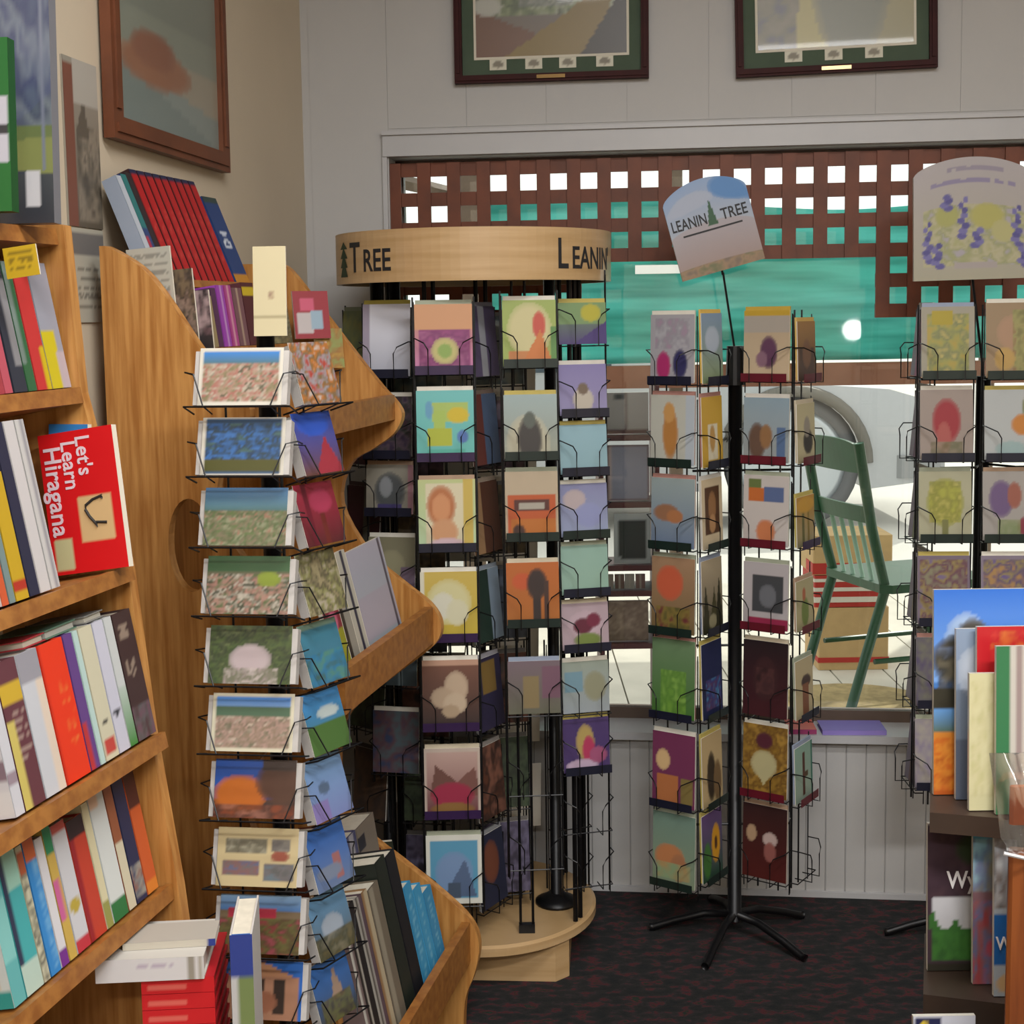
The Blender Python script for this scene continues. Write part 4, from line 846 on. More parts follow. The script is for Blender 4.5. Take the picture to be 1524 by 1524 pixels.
# top tier boards
tb1 = lc(onplane(222, 414, O2 + U2 * 0.03, U2)); tb2 = lc(onplane(300, 518, O2 + U2 * 0.03, U2))
for t_, dp, tl in ((tb1, 0.07, 0.38), (tb2, 0.06, 0.14)):
    MB().box(0.058, -0.004, -0.014, FAR - 0.001, dp, 0).build('shelf', OAKX, wave, loc=(0, t_[1], t_[2] - 0.001), rot=(-tl, 0, 0))
row2(tb1[1:], [(206, 214, 258, 'white spine beside the leaning red set', 'a8aeb8', [], '8a94a4'), (215, 224, 256, 'teal and red striped spine beside the leaning red set', '2a3c6a', [('r', 0, .5, 1, 1, '2a6a6a'), ('r', 0, 0, .5, .4, 'a02c40')]), (225, 235, 254, 'black spine beside the leaning red set', '2a2024', [])], 0.38, 0.028)
redL = []
E = w2(0, tb1[1], tb1[2]); xa = max(tpix(E, U2, 236), CUR[round(tb1[2], 4)]); xb = tpix(E, U2, 350); n = 9; dx = (xb - xa) / n
for i in range(n):
    p = E + U2 * (xa + i * dx); h = 0.208
    o = book_obj('book', 'red spined volume with navy head in the leaning red set', dx - 0.004, h, 0.034, 'a01418', [('r', 0, .0, .2, 1, '5a0c10'), ('r', 0, .95, 1, 1, '1c2040'), ('n', .3, .2, .8, .8, 26, ['a01418', 'a01418', 'b84038'])], '2c1014', loc=p, rot=(-0.38, 0, PH2), group='red volumes on top of the wave edged bookcase')
CUR[round(tb1[2], 4)] = xb
row2(tb1[1:], [(352, 372, 290, 'navy guide book with white loops on its spine', '20386a', [('e', .5, .45, .3, .06, 'c0c8d4'), ('e', .5, .45, .14, .03, '20386a'), ('e', .5, .58, .3, .03, 'b8c0d0'), ('r', 0, .93, 1, 1, '2a3a38'), ('r', 0, 0, 1, .1, 'b07a2a')])], 0.38, 0.034)
row2(tb2[1:], [(302, 311, 432, 'white thin spine on the curved top', 'b8b8b4', []), (312, 322, 440, 'tan pamphlet spine on the curved top', '8a7a58', []), (323, 334, 428, 'dark plum pamphlet on the curved top', '4a2a4a', []), (335, 346, 424, 'bright purple pamphlet on the curved top', '8a3a9a', [('r', .5, 0, .7, 1, 'b088b8')]), (347, 357, 424, 'magenta pamphlet on the curved top', '9a3a7a', [('r', .3, 0, .5, 1, 'c08a9a')]), (358, 372, 428, 'brown striped pamphlet on the curved top', '6a4a50', [('r', .4, 0, .6, 1, 'a08a78')]), (373, 390, 420, 'dark red pamphlet with yellow band', '4a2028', [('r', 0, .8, 1, .92, 'b8a020')]), (391, 436, 440, 'olive boxed pamphlets on the curved top', '6a6a4a', [('n', 0, 0, 1, 1, 10, ['7a7050', '4a4a3a', '8a8460'])])], 0.14, 0.05)
# magazines stepping down the curved edge
for (px, py, D, wd, ht, lab, base, ops) in (
 (230, 462, 2.43, 0.08, 0.105, 'grey newspaper sheet on the curved oak edge', 'a5a49a', [('l', .1, .1, .9, .9, 6, '6a6a64'), ('r', .6, .1, .9, .3, 'a89088')]),
 (272, 512, 2.423, 0.062, 0.125, 'brown photo leaflet on the curved oak edge', '5a4a3c', [('n', 0, 0, 1, 1, 6, ['6a5a44', '2c2420', '8a7468', '4a4438'])]),
 (300, 530, 2.416, 0.05, 0.11, 'black and pink leaflet on the curved oak edge', '2c2628', [('n', 0, .3, 1, 1, 6, ['8a6a70', '221c20', 'a08a8c'])])):
    faceout('leaflet', lab, onplane(px, py, O2 + U2 * (0.0285 + (2.43 - D)), U2), rad(-13), 0.0, wd, ht, 0.004, base, ops, cat='leaflet', roll=rad(-4))
for (px, py, D, wd, ht, yaw, lab, base, ops) in (
 (466, 504, 2.82, 0.075, 0.095, 30, 'red and white leaflet on the far curved top', '8a2a34', [('r', .1, .1, .5, .55, 'b0a8a8'), ('r', .5, .2, .8, .6, '8aa0b0'), ('r', .2, .6, .6, .85, 'b8506a')]),
 (492, 548, 2.84, 0.06, 0.08, 30, 'ochre leaflet on the far curved top', 'a08038', [('n', 0, 0, 1, 1, 5, ['a8883c', '8a5a30', '7a8a50'])])):
    faceout('leaflet', lab, P(px, py, D), rad(yaw), 0.15, wd, ht, 0.005, base, ops, cat='leaflet')
# middle shelf: covers turned to the aisle
y, z, hh = fas[1]; s2 = (y + 0.026, z - hh * 0.2 - 0.026 * math.tan(0.24) + 0.001)
def aisle(px0, px1, top, base2, lean, lab, base, ops, th=0.008, off=0.0, cat='book'):
    E = w2(0, base2[0] + off, base2[1]); xa, xb = tpix(E, U2, px0), tpix(E, U2, px1)
    p = E + U2 * ((xa + xb) / 2); ht = hpx(p, top) / math.cos(lean)
    xb = min(xb, FAR - 0.004); p = E + U2 * ((xa + xb) / 2)
    return faceout('book', lab, p, PH2, lean, xb - xa - 0.003, ht, th, base, ops, cat=cat)
aisle(556, 604, 812, s2, 0.24, 'pale grey softcover facing the aisle on the middle lobe shelf', ('8f9aa0', '9c9aa8'), [('e', .5, .3, .4, .06, '7a7468'), ('r', 0, .25, 1, .6, '9a94a0'), ('r', .88, 0, .94, 1, '4a4450')])
aisle(543, 556, 822, s2, 0.24, 'slim cream and navy book on the middle lobe shelf', 'a8a498', [('r', .4, 0, .7, 1, '2a2a3c')])
aisle(530, 543, 850, s2, 0.24, 'black rimmed white book on the middle lobe shelf', '8a867c', [('r', 0, 0, .35, 1, '2c241c')])
aisle(508, 530, 885, s2, 0.24, 'yellow and red flower book on the middle lobe shelf', '8a8a20', [('r', 0, .62, 1, 1, '7a2030'), ('e', .5, .7, .3, .12, 'b85a78'), ('r', 0, 0, 1, .15, 'a02c38')])
# lowest shelf
y, z, hh = fas[2]; s3 = (y + 0.024, z - hh * 0.2 - 0.024 * math.tan(0.2) + 0.001)
lowrow = [(538, 547, 1345, 'white edged magazine on the lowest lobe shelf', '6a5a58', [('r', 0, 0, .35, 1, 'b8b4ac')]), (548, 556, 1352, 'dark magazine with pale stripe on the lowest lobe shelf', '2c2624', [('r', .6, 0, .9, 1, 'a8a298')]), (557, 566, 1350, 'black magazine on the lowest lobe shelf', '1e1a1c', []), (567, 576, 1345, 'silver white magazine on the lowest lobe shelf', '9a968e', [('r', .5, 0, .9, 1, '3a302c')]), (577, 588, 1340, 'plum magazine with white edge on the lowest lobe shelf', '54424a', [('r', 0, 0, .3, 1, 'b0aca4')]), (589, 598, 1335, 'tan and ivory magazine on the lowest lobe shelf', '8a6a48', [('r', .5, 0, 1, 1, 'a89a80')]), (599, 612, 1330, 'brown grey atlas spine on the lowest lobe shelf', '6a6052', [('r', .1, 0, .4, 1, '8a8272')]),
 (613, 625, 1290, 'black spine with green cast on the lowest lobe shelf', '1c221c', []), (626, 637, 1280, 'tall black spine next to blue trio', '14141a', []), (638, 647, 1325, 'sky blue volume of the trio on the lowest lobe shelf', '3a8ab4', [('l', .3, .1, .7, .9, 12, '7ab4cc')]), (648, 657, 1328, 'sky blue volume of the trio on the lowest lobe shelf', '3f90ba', [('l', .3, .1, .7, .9, 10, '7ab4cc')]), (658, 668, 1332, 'sky blue volume of the trio on the lowest lobe shelf', '3a86b0', [('l', .3, .1, .7, .9, 12, '7ab4cc')])]
for it in lowrow: row2(s3, [it], 0.2, 0.11, group='sky blue trio on the lowest lobe shelf' if 'trio on' in it[3] else None)
y3b = (s3[0] + 0.165, s3[1] + 0.2)
MB().box(0.024, 0, -0.012, FAR - 0.001, 0.13, 0).build('shelf', OAKX, wave, loc=(0, y3b[0], y3b[1] - 0.001), rot=(-0.15, 0, 0))
row2(y3b, [(512, 524, 1240, 'black catalogue with rust spine on the inner step', '5a2c1c', []), (525, 540, 1252, 'grey and violet catalogue on the inner step', '4a4a6a', [('r', .4, 0, .7, 1, '9a98a0')]), (541, 566, 1236, 'wide taupe catalogue on the inner step', '7a7064', [('r', 0, .5, .4, .8, '26242c')]), (567, 582, 1262, 'rust red catalogue on the inner step', '7a3020', [('r', .5, 0, 1, 1, '3a2420')]), (583, 604, 1275, 'dark moss catalogue on the inner step', '2c3024', [])], 0.15, 0.09)

# ================================================================== postcard spinner
B5 = P(408, 900, 2.16); B5.z = 0
pr = thing('postcard_rack', 'tall wire postcard spinner with tilted pockets of view cards', 'postcard rack', B5)
MB().tube([(0, 0, 0.03), (0, 0, P(408, 500, 2.16).z)], 0.014, 12).build('pole', BLACK, pr, smooth=True)
MB().lathe([(0, 0.03), (0.04, 0.03), (0.1, 0.012), (0.11, 0.0), (0, 0.0)], 32).build('base', BLACK, pr)
FB = [603, 707, 812, 914, 1018, 1119, 1218, 1320, 1420, 1518]
aer = lambda cs: ('n', .08, .08, .93, .6, 16, cs)
fr_cards = [
 ('a blue bay above a crowded brown town', '8a7a66', [('n', .05, .05, .95, .72, 18, ['8a7a60', '6a6a4a', 'a08a78', '9a5a54', 'b0a898', '4a4a3a']), ('g', .05, .72, .95, .93, '4a6a70', '3a7ac0'), ('b', .05, 'c8c4b8')]),
 ('a dark harbour behind trees', '2c4a6a', [('n', .05, .1, .95, .9, 9, ['2a5a98', '2c3a3a', '3a6aa8', '24344a', '44605a']), ('r', .05, .05, .95, .28, '4a4a24'), ('b', .04, 'c0bcb0')]),
 ('hazy hills over a green town', '5a6a50', [('n', 0, 0, 1, .62, 16, ['5a6a40', '7a6a58', '4a5a34', '8a8a70', '946858']), ('g', 0, .6, 1, 1, '4a6a6a', '4a74a0')]),
 ('rooftops between dark green trees', '5a5a44', [('n', 0, 0, 1, .7, 14, ['4a5a34', '8a7a68', 'a0746a', '34402c', 'b0a89a', '3a3c30']), ('r', 0, .72, 1, 1, '3a5a3a'), ('e', .75, .6, .15, .14, '7a8a30')]),
 ('a pink white house in dark woods', '3a4a2a', [('n', 0, 0, 1, 1, 12, ['34442a', '4a5a30', '2c3424', '5a6440']), ('e', .5, .42, .26, .26, 'a89a9c'), ('n', .2, .0, .85, .25, 16, ['9a8a8a', '6a6a58', 'b0a4a0'])]),
 ('a blue sky above pale crowded roofs', '8a7a68', [('n', .05, .05, .95, .62, 18, ['9a8474', '7a6a58', 'a88a80', '5a5a44', 'b8a898']), ('g', .05, .78, .95, .92, '6a90c0', '3a7ac4'), ('r', .05, .62, .95, .78, '46604a'), ('b', .05, 'c4bfa8')]),
 ('an orange tree and a dark cliff', '3a2c28', [('r', 0, .3, 1, 1, '234a94'), ('e', .32, .4, .34, .34, 'a85a1c'), ('e', .85, .62, .35, .4, '4a3024'), ('n', 0, 0, 1, .22, 9, ['7a3a20', '4a2a20', '8a5a4a']), ('r', .6, .8, 1, 1, '3c302c')]),
 ('four small views on cream', 'b8a880', [('n', .1, .58, .6, .82, 12, ['3a3a34', '5a5a50', '8a8a7a']), ('n', .68, .6, .9, .82, 12, ['3a3a4a', '6a6a6a']), ('n', .08, .18, .52, .42, 12, ['2a4a7a', '6a3a4a', '4a4a5a']), ('n', .6, .12, .95, .4, 12, ['3a5a70', '4a4a5a', '2a3a4a']), ('e', .78, .52, .12, .1, '8a4a3a')]),
 ('red flowers below blue water', '6a5a44', [('g', 0, .75, 1, 1, '4a70a0', '7a98b4'), ('r', .1, .62, .7, .76, '9a2c3c'), ('n', 0, 0, 1, .6, 9, ['7a2c34', '5a5a30', '4a3a24', '8a3c48'])]),
 ('a tan pillared temple under blue sky', '2a5ea8', [('t', .05, .78, .95, .7, .5, .98, 'a87a5a'), ('r', .05, .0, .95, .74, '9a7058'), ('r', .16, .1, .3, .68, '2c2420'), ('r', .4, .1, .54, .68, '3a2c24'), ('r', .64, .1, .78, .68, '342a24'), ('e', .5, .3, .2, .2, '8a5a44')])]
g_cards = [
 ('a red and grey street crowd', '7a4a3a', [('n', 0, 0, 1, 1, 8, ['9a3a30', '8a8a90', '6a5a3a', 'a8682c', 'b0a8a0'])]),
 ('a red dress under blue sky', ('5a3a34', '2a4aa0'), [('t', .3, 0, 1, 0, .7, .6, '8a2c38'), ('e', .5, .8, .4, .2, '2c50b0')]),
 ('a crimson theatre curtain', ('4a1c20', '8a2438'), [('r', .2, 0, .3, 1, '5a1424'), ('r', .5, 0, .6, .5, '5a201c'), ('e', .6, .7, .3, .2, '94304a')]),
 ('a brown grass tangle', '6a6450', [('n', 0, 0, 1, 1, 9, ['8a8060', '4a4434', '7a7a4a', '9a9080'])]),
 ('turquoise water under trees', ('34546a', '3a7a90'), [('n', 0, 0, 1, .5, 6, ['3a5a50', '2a6a90', '4a7a6a']), ('r', 0, .9, 1, 1, '6a8474')]),
 ('a green hill under bright sky', ('3a5a2c', '3a84c4'), [('e', .6, .62, .3, .1, 'a8b4b4'), ('r', 0, 0, 1, .45, '40602e')]),
 ('a lilac lake with a small boat', ('6a74a0', '6a90b8'), [('e', .4, .5, .16, .1, '4a5c74'), ('r', 0, 0, .4, .3, '74689a')]),
 ('a red tower by a blue bay', ('5a6a88', '1c5aa8'), [('r', .55, .1, .72, .5, '8a5a5a'), ('e', .4, .25, .35, .12, '6a7488')]),
 ('a grey plaza fountain', ('4a4434', '5a8ab0'), [('e', .5, .45, .3, .2, '8a94a0'), ('n', 0, 0, 1, .35, 8, ['5a5030', '3a3a24', '6a6450'])]),
 ('a spired church under deep blue sky', ('3a3a2c', '2a66b0'), [('t', .4, .3, .75, .3, .58, .85, '8a7464'), ('n', .1, 0, .9, .4, 8, ['4a4034', '5a5a30', '342c28'])])]
qF = P(366, 900, 2.09); qG = P(490, 900, 2.17)
PTILT = 0.3
pf = None
def ppocket(loc, yaw, wd):
    m = MB(); h = wd / 2 + 0.005
    m.tube([(-h, 0.035, 0.055), (-h - 0.004, -0.004, 0.05), (-h + 0.012, -0.012, 0.045), (-h + 0.03, -0.012, -0.004), (-h + 0.03, 0.03, -0.006)], 0.0013, 5)
    m.tube([(h, 0.035, 0.055), (h + 0.004, -0.004, 0.05), (h - 0.012, -0.012, 0.045), (h - 0.03, -0.012, -0.004), (h - 0.03, 0.03, -0.006)], 0.0013, 5)
    m.tube([(-h, 0.035, -0.005), (-h, -0.012, -0.005), (h, -0.012, -0.005), (h, 0.035, -0.005)], 0.0015, 5)
    m.build('pocket', BLACK, pr, loc=loc, rot=(-PTILT, 0, yaw))
for i, bot in enumerate(FB):
    for (lst, q, yaw, wd, ht, dy, where) in ((fr_cards, qF, rad(-7), 0.128, 0.088, 0, 'broad'), (g_cards, qG, rad(58), 0.092, 0.098, -3, 'narrow')):
        d, b, ops = lst[i]
        z = onplane(project(q)[0], bot + dy, q, Vector((0, 1, 0))).z
        me = card_mesh('postcard', wd, ht, 0.0008, b, ops, res=0.0036, gloss=True)
        o = link('postcard', me, None, (q.x, q.y, z), (-PTILT, 0, yaw)); tag(o, 'postcard of %s in the wire spinner' % d, 'postcard')
        ex = 0.008 if where == 'broad' else 0.0
        MB().box(-wd / 2 - ex, 0.002, 0.001, wd / 2 + ex, 0.019, ht - 0.004).build('card_stack', plain('b4b0ac', 0.6), o)
        ppocket(Vector((q.x, q.y, z)) - B5, yaw, wd + (0.024 if where == 'broad' else 0.01))
zt = onplane(project(qF)[0], 520, qF, Vector((0, 1, 0))).z
for (q, yaw, wd) in ((qF, rad(-7), 0.15), (qG, rad(58), 0.1)):
    ax = Vector((math.cos(yaw), math.sin(yaw), 0)); bk = Vector((-math.sin(yaw), math.cos(yaw), 0))
    for s in (-1, 1):
        p = q - B5 + ax * (s * wd * 0.28) + bk * 0.064
        MB().tube([(p.x, p.y, 0.35), (p.x, p.y, zt)], 0.002, 5).tube([(p.x, p.y, 0.36), (0, 0, 0.36)], 0.002, 5).tube([(p.x, p.y, zt - 0.01), (0, 0, zt - 0.01)], 0.002, 5).build('upright_wire', BLACK, pr)
hp = P(403, 500, 2.13)
hd = faceout('header_card', 'tall cream card with small emblem standing atop the postcard spinner', hp, rad(-4), 0.06, 0.05, P(403, 366, 2.13).z - hp.z, 0.003, 'c0b694', [('n', .42, .42, .62, .5, 14, ['8a6a5a', 'b0a080', '7a5a50']), ('r', 0, .2, 1, .215, '9a9070')], cat='card')
# ================================================================== display in the right foreground
D6 = 1.60
zl1 = P(1440, 1203, D6).z; zl2 = P(1440, 1468, D6).z
x6 = P(1384, 1200, D6).x
DARKW = mat('dark_walnut', '33241a', 0.5, noise=0.3, scale=10)
YR = -math.atan2(x6, D6)
mr = thing('magazine_rack', 'dark stepped magazine rack with a reddish oak end post', 'display rack', (x6, D6, 0), YR)
def rl(p): d = p - Vector((x6, D6, 0)); c, s = math.cos(YR), math.sin(YR); return d.x * c + d.y * s, -d.x * s + d.y * c
MB().box(0, -0.012, zl1 - 0.024, 0.42, 0.15, zl1).build('ledge', DARKW, mr)
MB().box(-0.004, -0.02, zl2 - 0.03, 0.42, 0.15, zl2).build('ledge', DARKW, mr)
MB().box(0.004, 0.13, 0.02, 0.42, 0.15, zl1 + 0.1).build('back_board', DARKW, mr)
MB().box(0.0, 0.02, 0.0, 0.42, 0.13, zl2 - 0.03).build('body', DARKW, mr)
xe, ye = rl(P(1499, 1400, 1.42)); ze = P(1512, 1272, 1.42).z
MB().rbox(xe, ye, 0, xe + 0.05, ye + 0.025, ze, 0.004).box(xe + 0.03, ye + 0.025, 0, xe + 0.05, 0.06, ze - 0.02).build('end_post', mat('reddish_oak', '7c431c', 0.4, col2='602f14', scale=9, stretch=(9, 9, 0.6)), mr)
def fo(px0, px1, top, bot, D, lab, base, ops, lean=0.05, th=0.006, yaw=0, wd=None, cat='book', name='book', gloss=True, res=0.0035):
    a, b = P(px0, bot, D), P(px1, bot, D); wd = wd or (b.x - a.x)
    a.z = {1: zl1, 2: zl2}.get(1 if bot < 1210 else 2 if bot < 1480 else 0, a.z) + 0.001 + th / 2 * math.sin(lean); ht = P(px0, top, D).z - a.z
    me = card_mesh(name, wd, ht, th, base, ops, 'a8a49a', res, gloss)
    o = link(name, me, None, (a.x + wd / 2, D, a.z), (-lean, 0, rad(yaw))); tag(o, lab, cat); return o
fo(1388, 1524, 880, 1196, 1.648, 'large picture book with blue sky, dark trees and orange hill cover', '3a6aa8', [('g', 0, .55, 1, 1, '6a94cc', '2a62b8'), ('e', .18, .75, .12, .14, '8aa0c0'), ('e', .14, .66, .16, .12, '3c3a34'), ('e', .22, .76, .1, .1, '4a4640'), ('n', .02, .5, .4, .72, 14, ['3a3a30', '5a5444', '2c2c28', '5a6478']), ('r', 0, .42, .4, .52, '2c2a20'), ('g', 0, .3, .4, .42, '4a5a3a', '5a8ac0'), ('g', 0, 0, .4, .3, 'a04a14', 'b8742c'), ('n', 0, .02, .4, .28, 24, ['b0581c', 'c07a2c', '984212'])], wd=0.215)
fo(1421, 1524, 938, 1196, 1.63, 'misty blue grey picture book behind the cream map', ('5a6470', '7a8aa0'), [('e', .3, .75, .3, .2, 'a0a8b4'), ('r', 0, 0, 1, .35, '525a6a')], wd=0.19)
fo(1452, 1524, 935, 1196, 1.614, 'red cookbook with orange print behind the cream map', 'a81820', [('n', .1, .75, 1, .97, 16, ['b0302a', 'a01820', 'b8642c'])], wd=0.17)
fo(1441, 1484, 1004, 1198, 1.592, 'folded cream map standing upright on the ledge', 'b8b48e', [('n', .1, .1, .9, .95, 12, ['bab690', 'b4ae88', 'a8a478'])], wd=0.034, cat='map', name='folded_map')
fo(1481, 1524, 964, 1196, 1.578, 'green and white striped binder standing on the ledge', 'b0aca4', [('r', 0, 0, .1, 1, '2f6a44'), ('r', .16, 0, .2, 1, '8a7a78'), ('r', .24, 0, .28, 1, '7a6a68'), ('r', .5, 0, 1, 1, 'a09c8c')], wd=0.14, cat='binder', name='binder')
wy = fo(1379, 1446, 1228, 1464, 1.642, 'dark plum guide book with white W title over snowy green trees', '3a2c34', [('n', 0, .5, 1, 1, 8, ['3c2c34', '34262e', '443238']), ('e', .6, .82, .3, .12, '2a3420'), ('r', .04, .06, .98, .5, 'b0b0b4'), ('r', .04, .06, .98, .28, '33602c'), ('t', 0, .28, .14, .28, .05, .43, '33602c'), ('t', .24, .28, .38, .28, .31, .36, '33602c'), ('t', .5, .28, .8, .28, .62, .4, '33602c'), ('n', .04, .06, .98, .26, 12, ['33602c', '3c6c30', '2c5428']), ('r', 0, 0, 1, .05, '2a2820'), ('r', 0, .985, 1, 1, '9a948c')], wd=0.11)
text_on('Wy', 0.03, mat('title_white', 'd0cccc', 0.6), wy, (-0.032, -0.0042, 0.102), (rad(90), 0, 0), name='title', xs=0.8)
fo(1447, 1476, 1240, 1430, 1.606, 'narrow brochure with cyan top and red figures', '7a5a60', [('r', 0, .8, 1, 1, '4a90a8'), ('n', 0, .6, 1, .95, 7, ['8ab0bc', '6a7a98', '8a8a70']), ('n', 0, 0, 1, .55, 7, ['a03c40', '8a5a60', '5a6a90', 'b0485a'])], wd=0.05, cat='brochure', name='brochure')
ww = fo(1478, 1524, 1250, 1466, 1.575, 'brochure with blue panel, white W and horse picture', '9aa4ac', [('n', 0, .55, 1, 1, 7, ['8a8c90', '6a5a50', 'a8a8a8', '4a4440']), ('r', 0, .2, 1, .52, '1c5a9a'), ('e', .5, .08, .4, .06, 'b89a70')], wd=0.026, cat='brochure', name='brochure')
text_on('W', 0.022, MATS['title_white'], ww, (-0.011, -0.0042, 0.056), (rad(90), 0, 0), name='title', xs=0.8)
fo(1358, 1450, 1513, 1600, 1.5, 'white booklet with navy panel and yellow mark on the low rack edge', 'a8aab4', [('r', .02, 0, .45, .96, '1c2040'), ('e', .16, .82, .08, .1, 'b8a030')], cat='booklet', name='booklet')
MB().box(rl(P(1362, 1600, 1.48))[0], -0.13, zl2 - 0.3, 0.3, 0.02, P(1405, 1600, 1.5).z - 0.002).build('low_ledge', DARKW, mr)
# clear plastic pouch hung on the end post
pm = bpy.data.materials.new('clear_plastic'); pm.use_nodes = True; nt = pm.node_tree; nt.nodes.clear()
out = nt.nodes.new('ShaderNodeOutputMaterial'); mx = nt.nodes.new('ShaderNodeMixShader'); tr = nt.nodes.new('ShaderNodeBsdfTransparent'); gl = nt.nodes.new('ShaderNodeBsdfGlossy')
gl.inputs['Roughness'].default_value = 0.15; mx.inputs[0].default_value = 0.35; tr.inputs[0].default_value = (0.85, 0.88, 0.9, 1)
nt.links.new(tr.outputs[0], mx.inputs[1]); nt.links.new(gl.outputs[0], mx.inputs[2]); nt.links.new(mx.outputs[0], out.inputs[0])
pc = P(1523, 1195, 1.40)
po = thing('plastic_pouch', 'clear crinkled plastic pouch with an orange insert on the end post', 'pouch', (pc.x, 1.40, pc.z - 0.052))
m = MB(); nu, nv = 14, 14
for side in (-1, 1):
    n = len(m.v)
    for j in range(nv + 1):
        for i in range(nu + 1):
            u, v = i / nu * 2 - 1, j / nv
            wv = 0.036 * (0.55 + 0.45 * v) * (1 if v > 0.12 else 0.8)
            bulge = max(0, 1 - u * u) * math.sin(math.pi * min(1, v * 0.9 + 0.1)) * 0.012 + 0.0015 * math.sin(9 * u + 7 * v) * (1 - u * u)
            m.v.append((u * wv, side * (bulge + 0.0006), v * 0.105))
    for j in range(nv):
        for i in range(nu):
            a = n + j * (nu + 1) + i; q = [a, a + 1, a + nu + 2, a + nu + 1]; m.f.append(q if side < 0 else q[::-1])
m.build('film', pm, po, smooth=True)
MB().rbox(-0.014, -0.004, 0.03, 0.03, 0.004, 0.07, 0.003).build('insert', plain('a8501c'), po)
MB().tube([(-0.02, -0.003, 0.0), (0.0, -0.006, -0.004), (0.02, -0.003, 0.0)], 0.002, 6).build('seam', TRIMP, po)

# ================================================================== outside the window
DECK = mat('bleached_deck', 'cfc8ba', 0.8, noise=0.15, scale=5)
zd = P(1255, 1068, 4.62).z
pd = thing('porch_deck', 'sun bleached porch boards outside the window', 'porch', (0, 0, 0))
x = -2.6; k = 0; bm_ = None
while x < 5.0:
    if bm_ is None:
        o = MB().box(0, 0, 0, 0.194, 3.0, 0.03).build('board', DECK, pd, loc=(x, 4.02, zd - 0.03)); bm_ = o.data
    else: link('board', bm_, pd, (x, 4.02, zd - 0.03))
    x += 0.2
MB().box(-2.6, 4.02, zd - 0.2, 5.0, 7.0, zd - 0.031).build('joists', mat('joist_wood', '8a7a66', 0.8, noise=0.2), pd)
tag(MB().box(-30, 3.9, -0.32, 40, 60, -0.12).build('ground', mat('bright_pavement', 'd0ccc4', 0.9, noise=0.08, scale=1.5)), kind='structure')
# round mat
rc = P(1275, 1050, 4.72)
tag(MB().lathe([(0, 0.012), (0.29, 0.012), (0.3, 0.006), (0.3, 0), (0, 0)], 48).build('round_mat', mat('straw', 'b09a6c', 0.9, noise=0.3, scale=30), loc=(rc.x, rc.y, zd + 0.001)), 'round straw mat under the green chair', 'mat')
# green ladder back chair, its back towards the left
ch = thing('chair', 'green painted ladder back chair standing on the straw mat', 'chair', (P(1262, 1060, 4.66).x, 4.66, zd + 0.0185), rad(17))
# local: x = seat forward, y = across (-y near)
hz = 0.44
for s in (-1, 1):
    MB().tube([(-0.1, s * 0.16, 0.0), (0.035, s * 0.165, hz), (-0.02, s * 0.17, hz + 0.2), (-0.075, s * 0.175, 0.92)], 0.0175, 10).build('back_post', GREENP, ch, smooth=True)
    MB().tube([(0.43, s * 0.17, 0.0), (0.40, s * 0.16, hz - 0.01)], 0.016, 10).build('front_leg', GREENP, ch, smooth=True)
    MB().tube([(0.0, s * 0.162, 0.2), (0.42, s * 0.165, 0.2)], 0.009, 8).build('side_stretcher', GREENP, ch)
MB().rbox(0.01, -0.2, hz - 0.012, 0.43, 0.2, hz + 0.016, 0.03).build('seat', GREENP, ch)
MB().tube([(0.425, -0.165, 0.24), (0.425, 0.165, 0.24)], 0.009, 8).build('front_stretcher', GREENP, ch)
def backslat(z0, z1, curve):
    m = MB(); n = 12
    def xb(z): return 0.035 - (z - hz) / 0.48 * 0.11
    for j, (dy) in enumerate((-0.006, 0.006)):
        for i in range(n + 1):
            t = i / n * 2 - 1
            for z in (z0, z1 - curve * abs(t) ** 3): m.v.append((xb(z) - 0.012 * (1 - t * t) + dy, t * 0.17, z))
    k = 2 * (n + 1)
    for i in range(n):
        a = 2 * i; m.f += [[a, a + 2, a + 3, a + 1], [k + a, k + a + 1, k + a + 3, k + a + 2], [a + 1, a + 3, k + a + 3, k + a + 1], [a, k + a, k + a + 2, a + 2]]
    return m.build('back_slat', GREENP, ch)
backslat(0.82, 0.93, 0.02); backslat(0.655, 0.71, 0.0)
for t in (-0.09, -0.03, 0.03, 0.09):
    MB().tube([(0.033, t, hz + 0.01), (-0.018, t, 0.66)], 0.008, 8).build('spindle', mat('pale_green_paint', '8aa894', 0.5), ch, smooth=True)
# boxes beside the chair
KR, RB_, WB = mat('kraft_card', 'c0a070', 0.8, noise=0.1), mat('red_card', 'b02c24', 0.6, noise=0.1), mat('white_card', 'd8d0c4', 0.7, noise=0.05)
def crate(lab, px0, px1, top, bot, D, dep_, body, bands=()):
    a, b = P(px0, bot, D), P(px1, bot, D); zt_ = P(px0, top, D).z; a.z = zd + 0.001 if bot == 990 else a.z
    o = thing('carton', lab, 'box', ((a.x + b.x) / 2, D, a.z)); h = (b.x - a.x) / 2; H_ = zt_ - a.z
    MB().rbox(-h, 0, 0, h, dep_, H_, 0.004).build('body', body, o)
    for (f0, f1, mm) in bands: MB().box(-h - 0.002, -0.002, H_ * f0, h + 0.002, dep_ * 0.5, H_ * f1).build('band', mm, o)
    return o
zb0 = P(1270, 990, 5.25)
crate('large kraft carton with printed red label at the bottom of the pile', 1218, 1322, 905, 990, 5.25, 0.25, KR, [(0.12, 0.2, RB_)])
crate('red and white striped carton in the middle of the pile', 1212, 1310, 857, 904, 5.25, 0.22, RB_, [(0.15, 0.32, WB), (0.5, 0.62, WB), (0.8, 0.9, WB)])
crate('kraft carton with red foot band on top of the pile', 1210, 1328, 798, 856, 5.25, 0.24, KR, [(0.02, 0.3, RB_)])
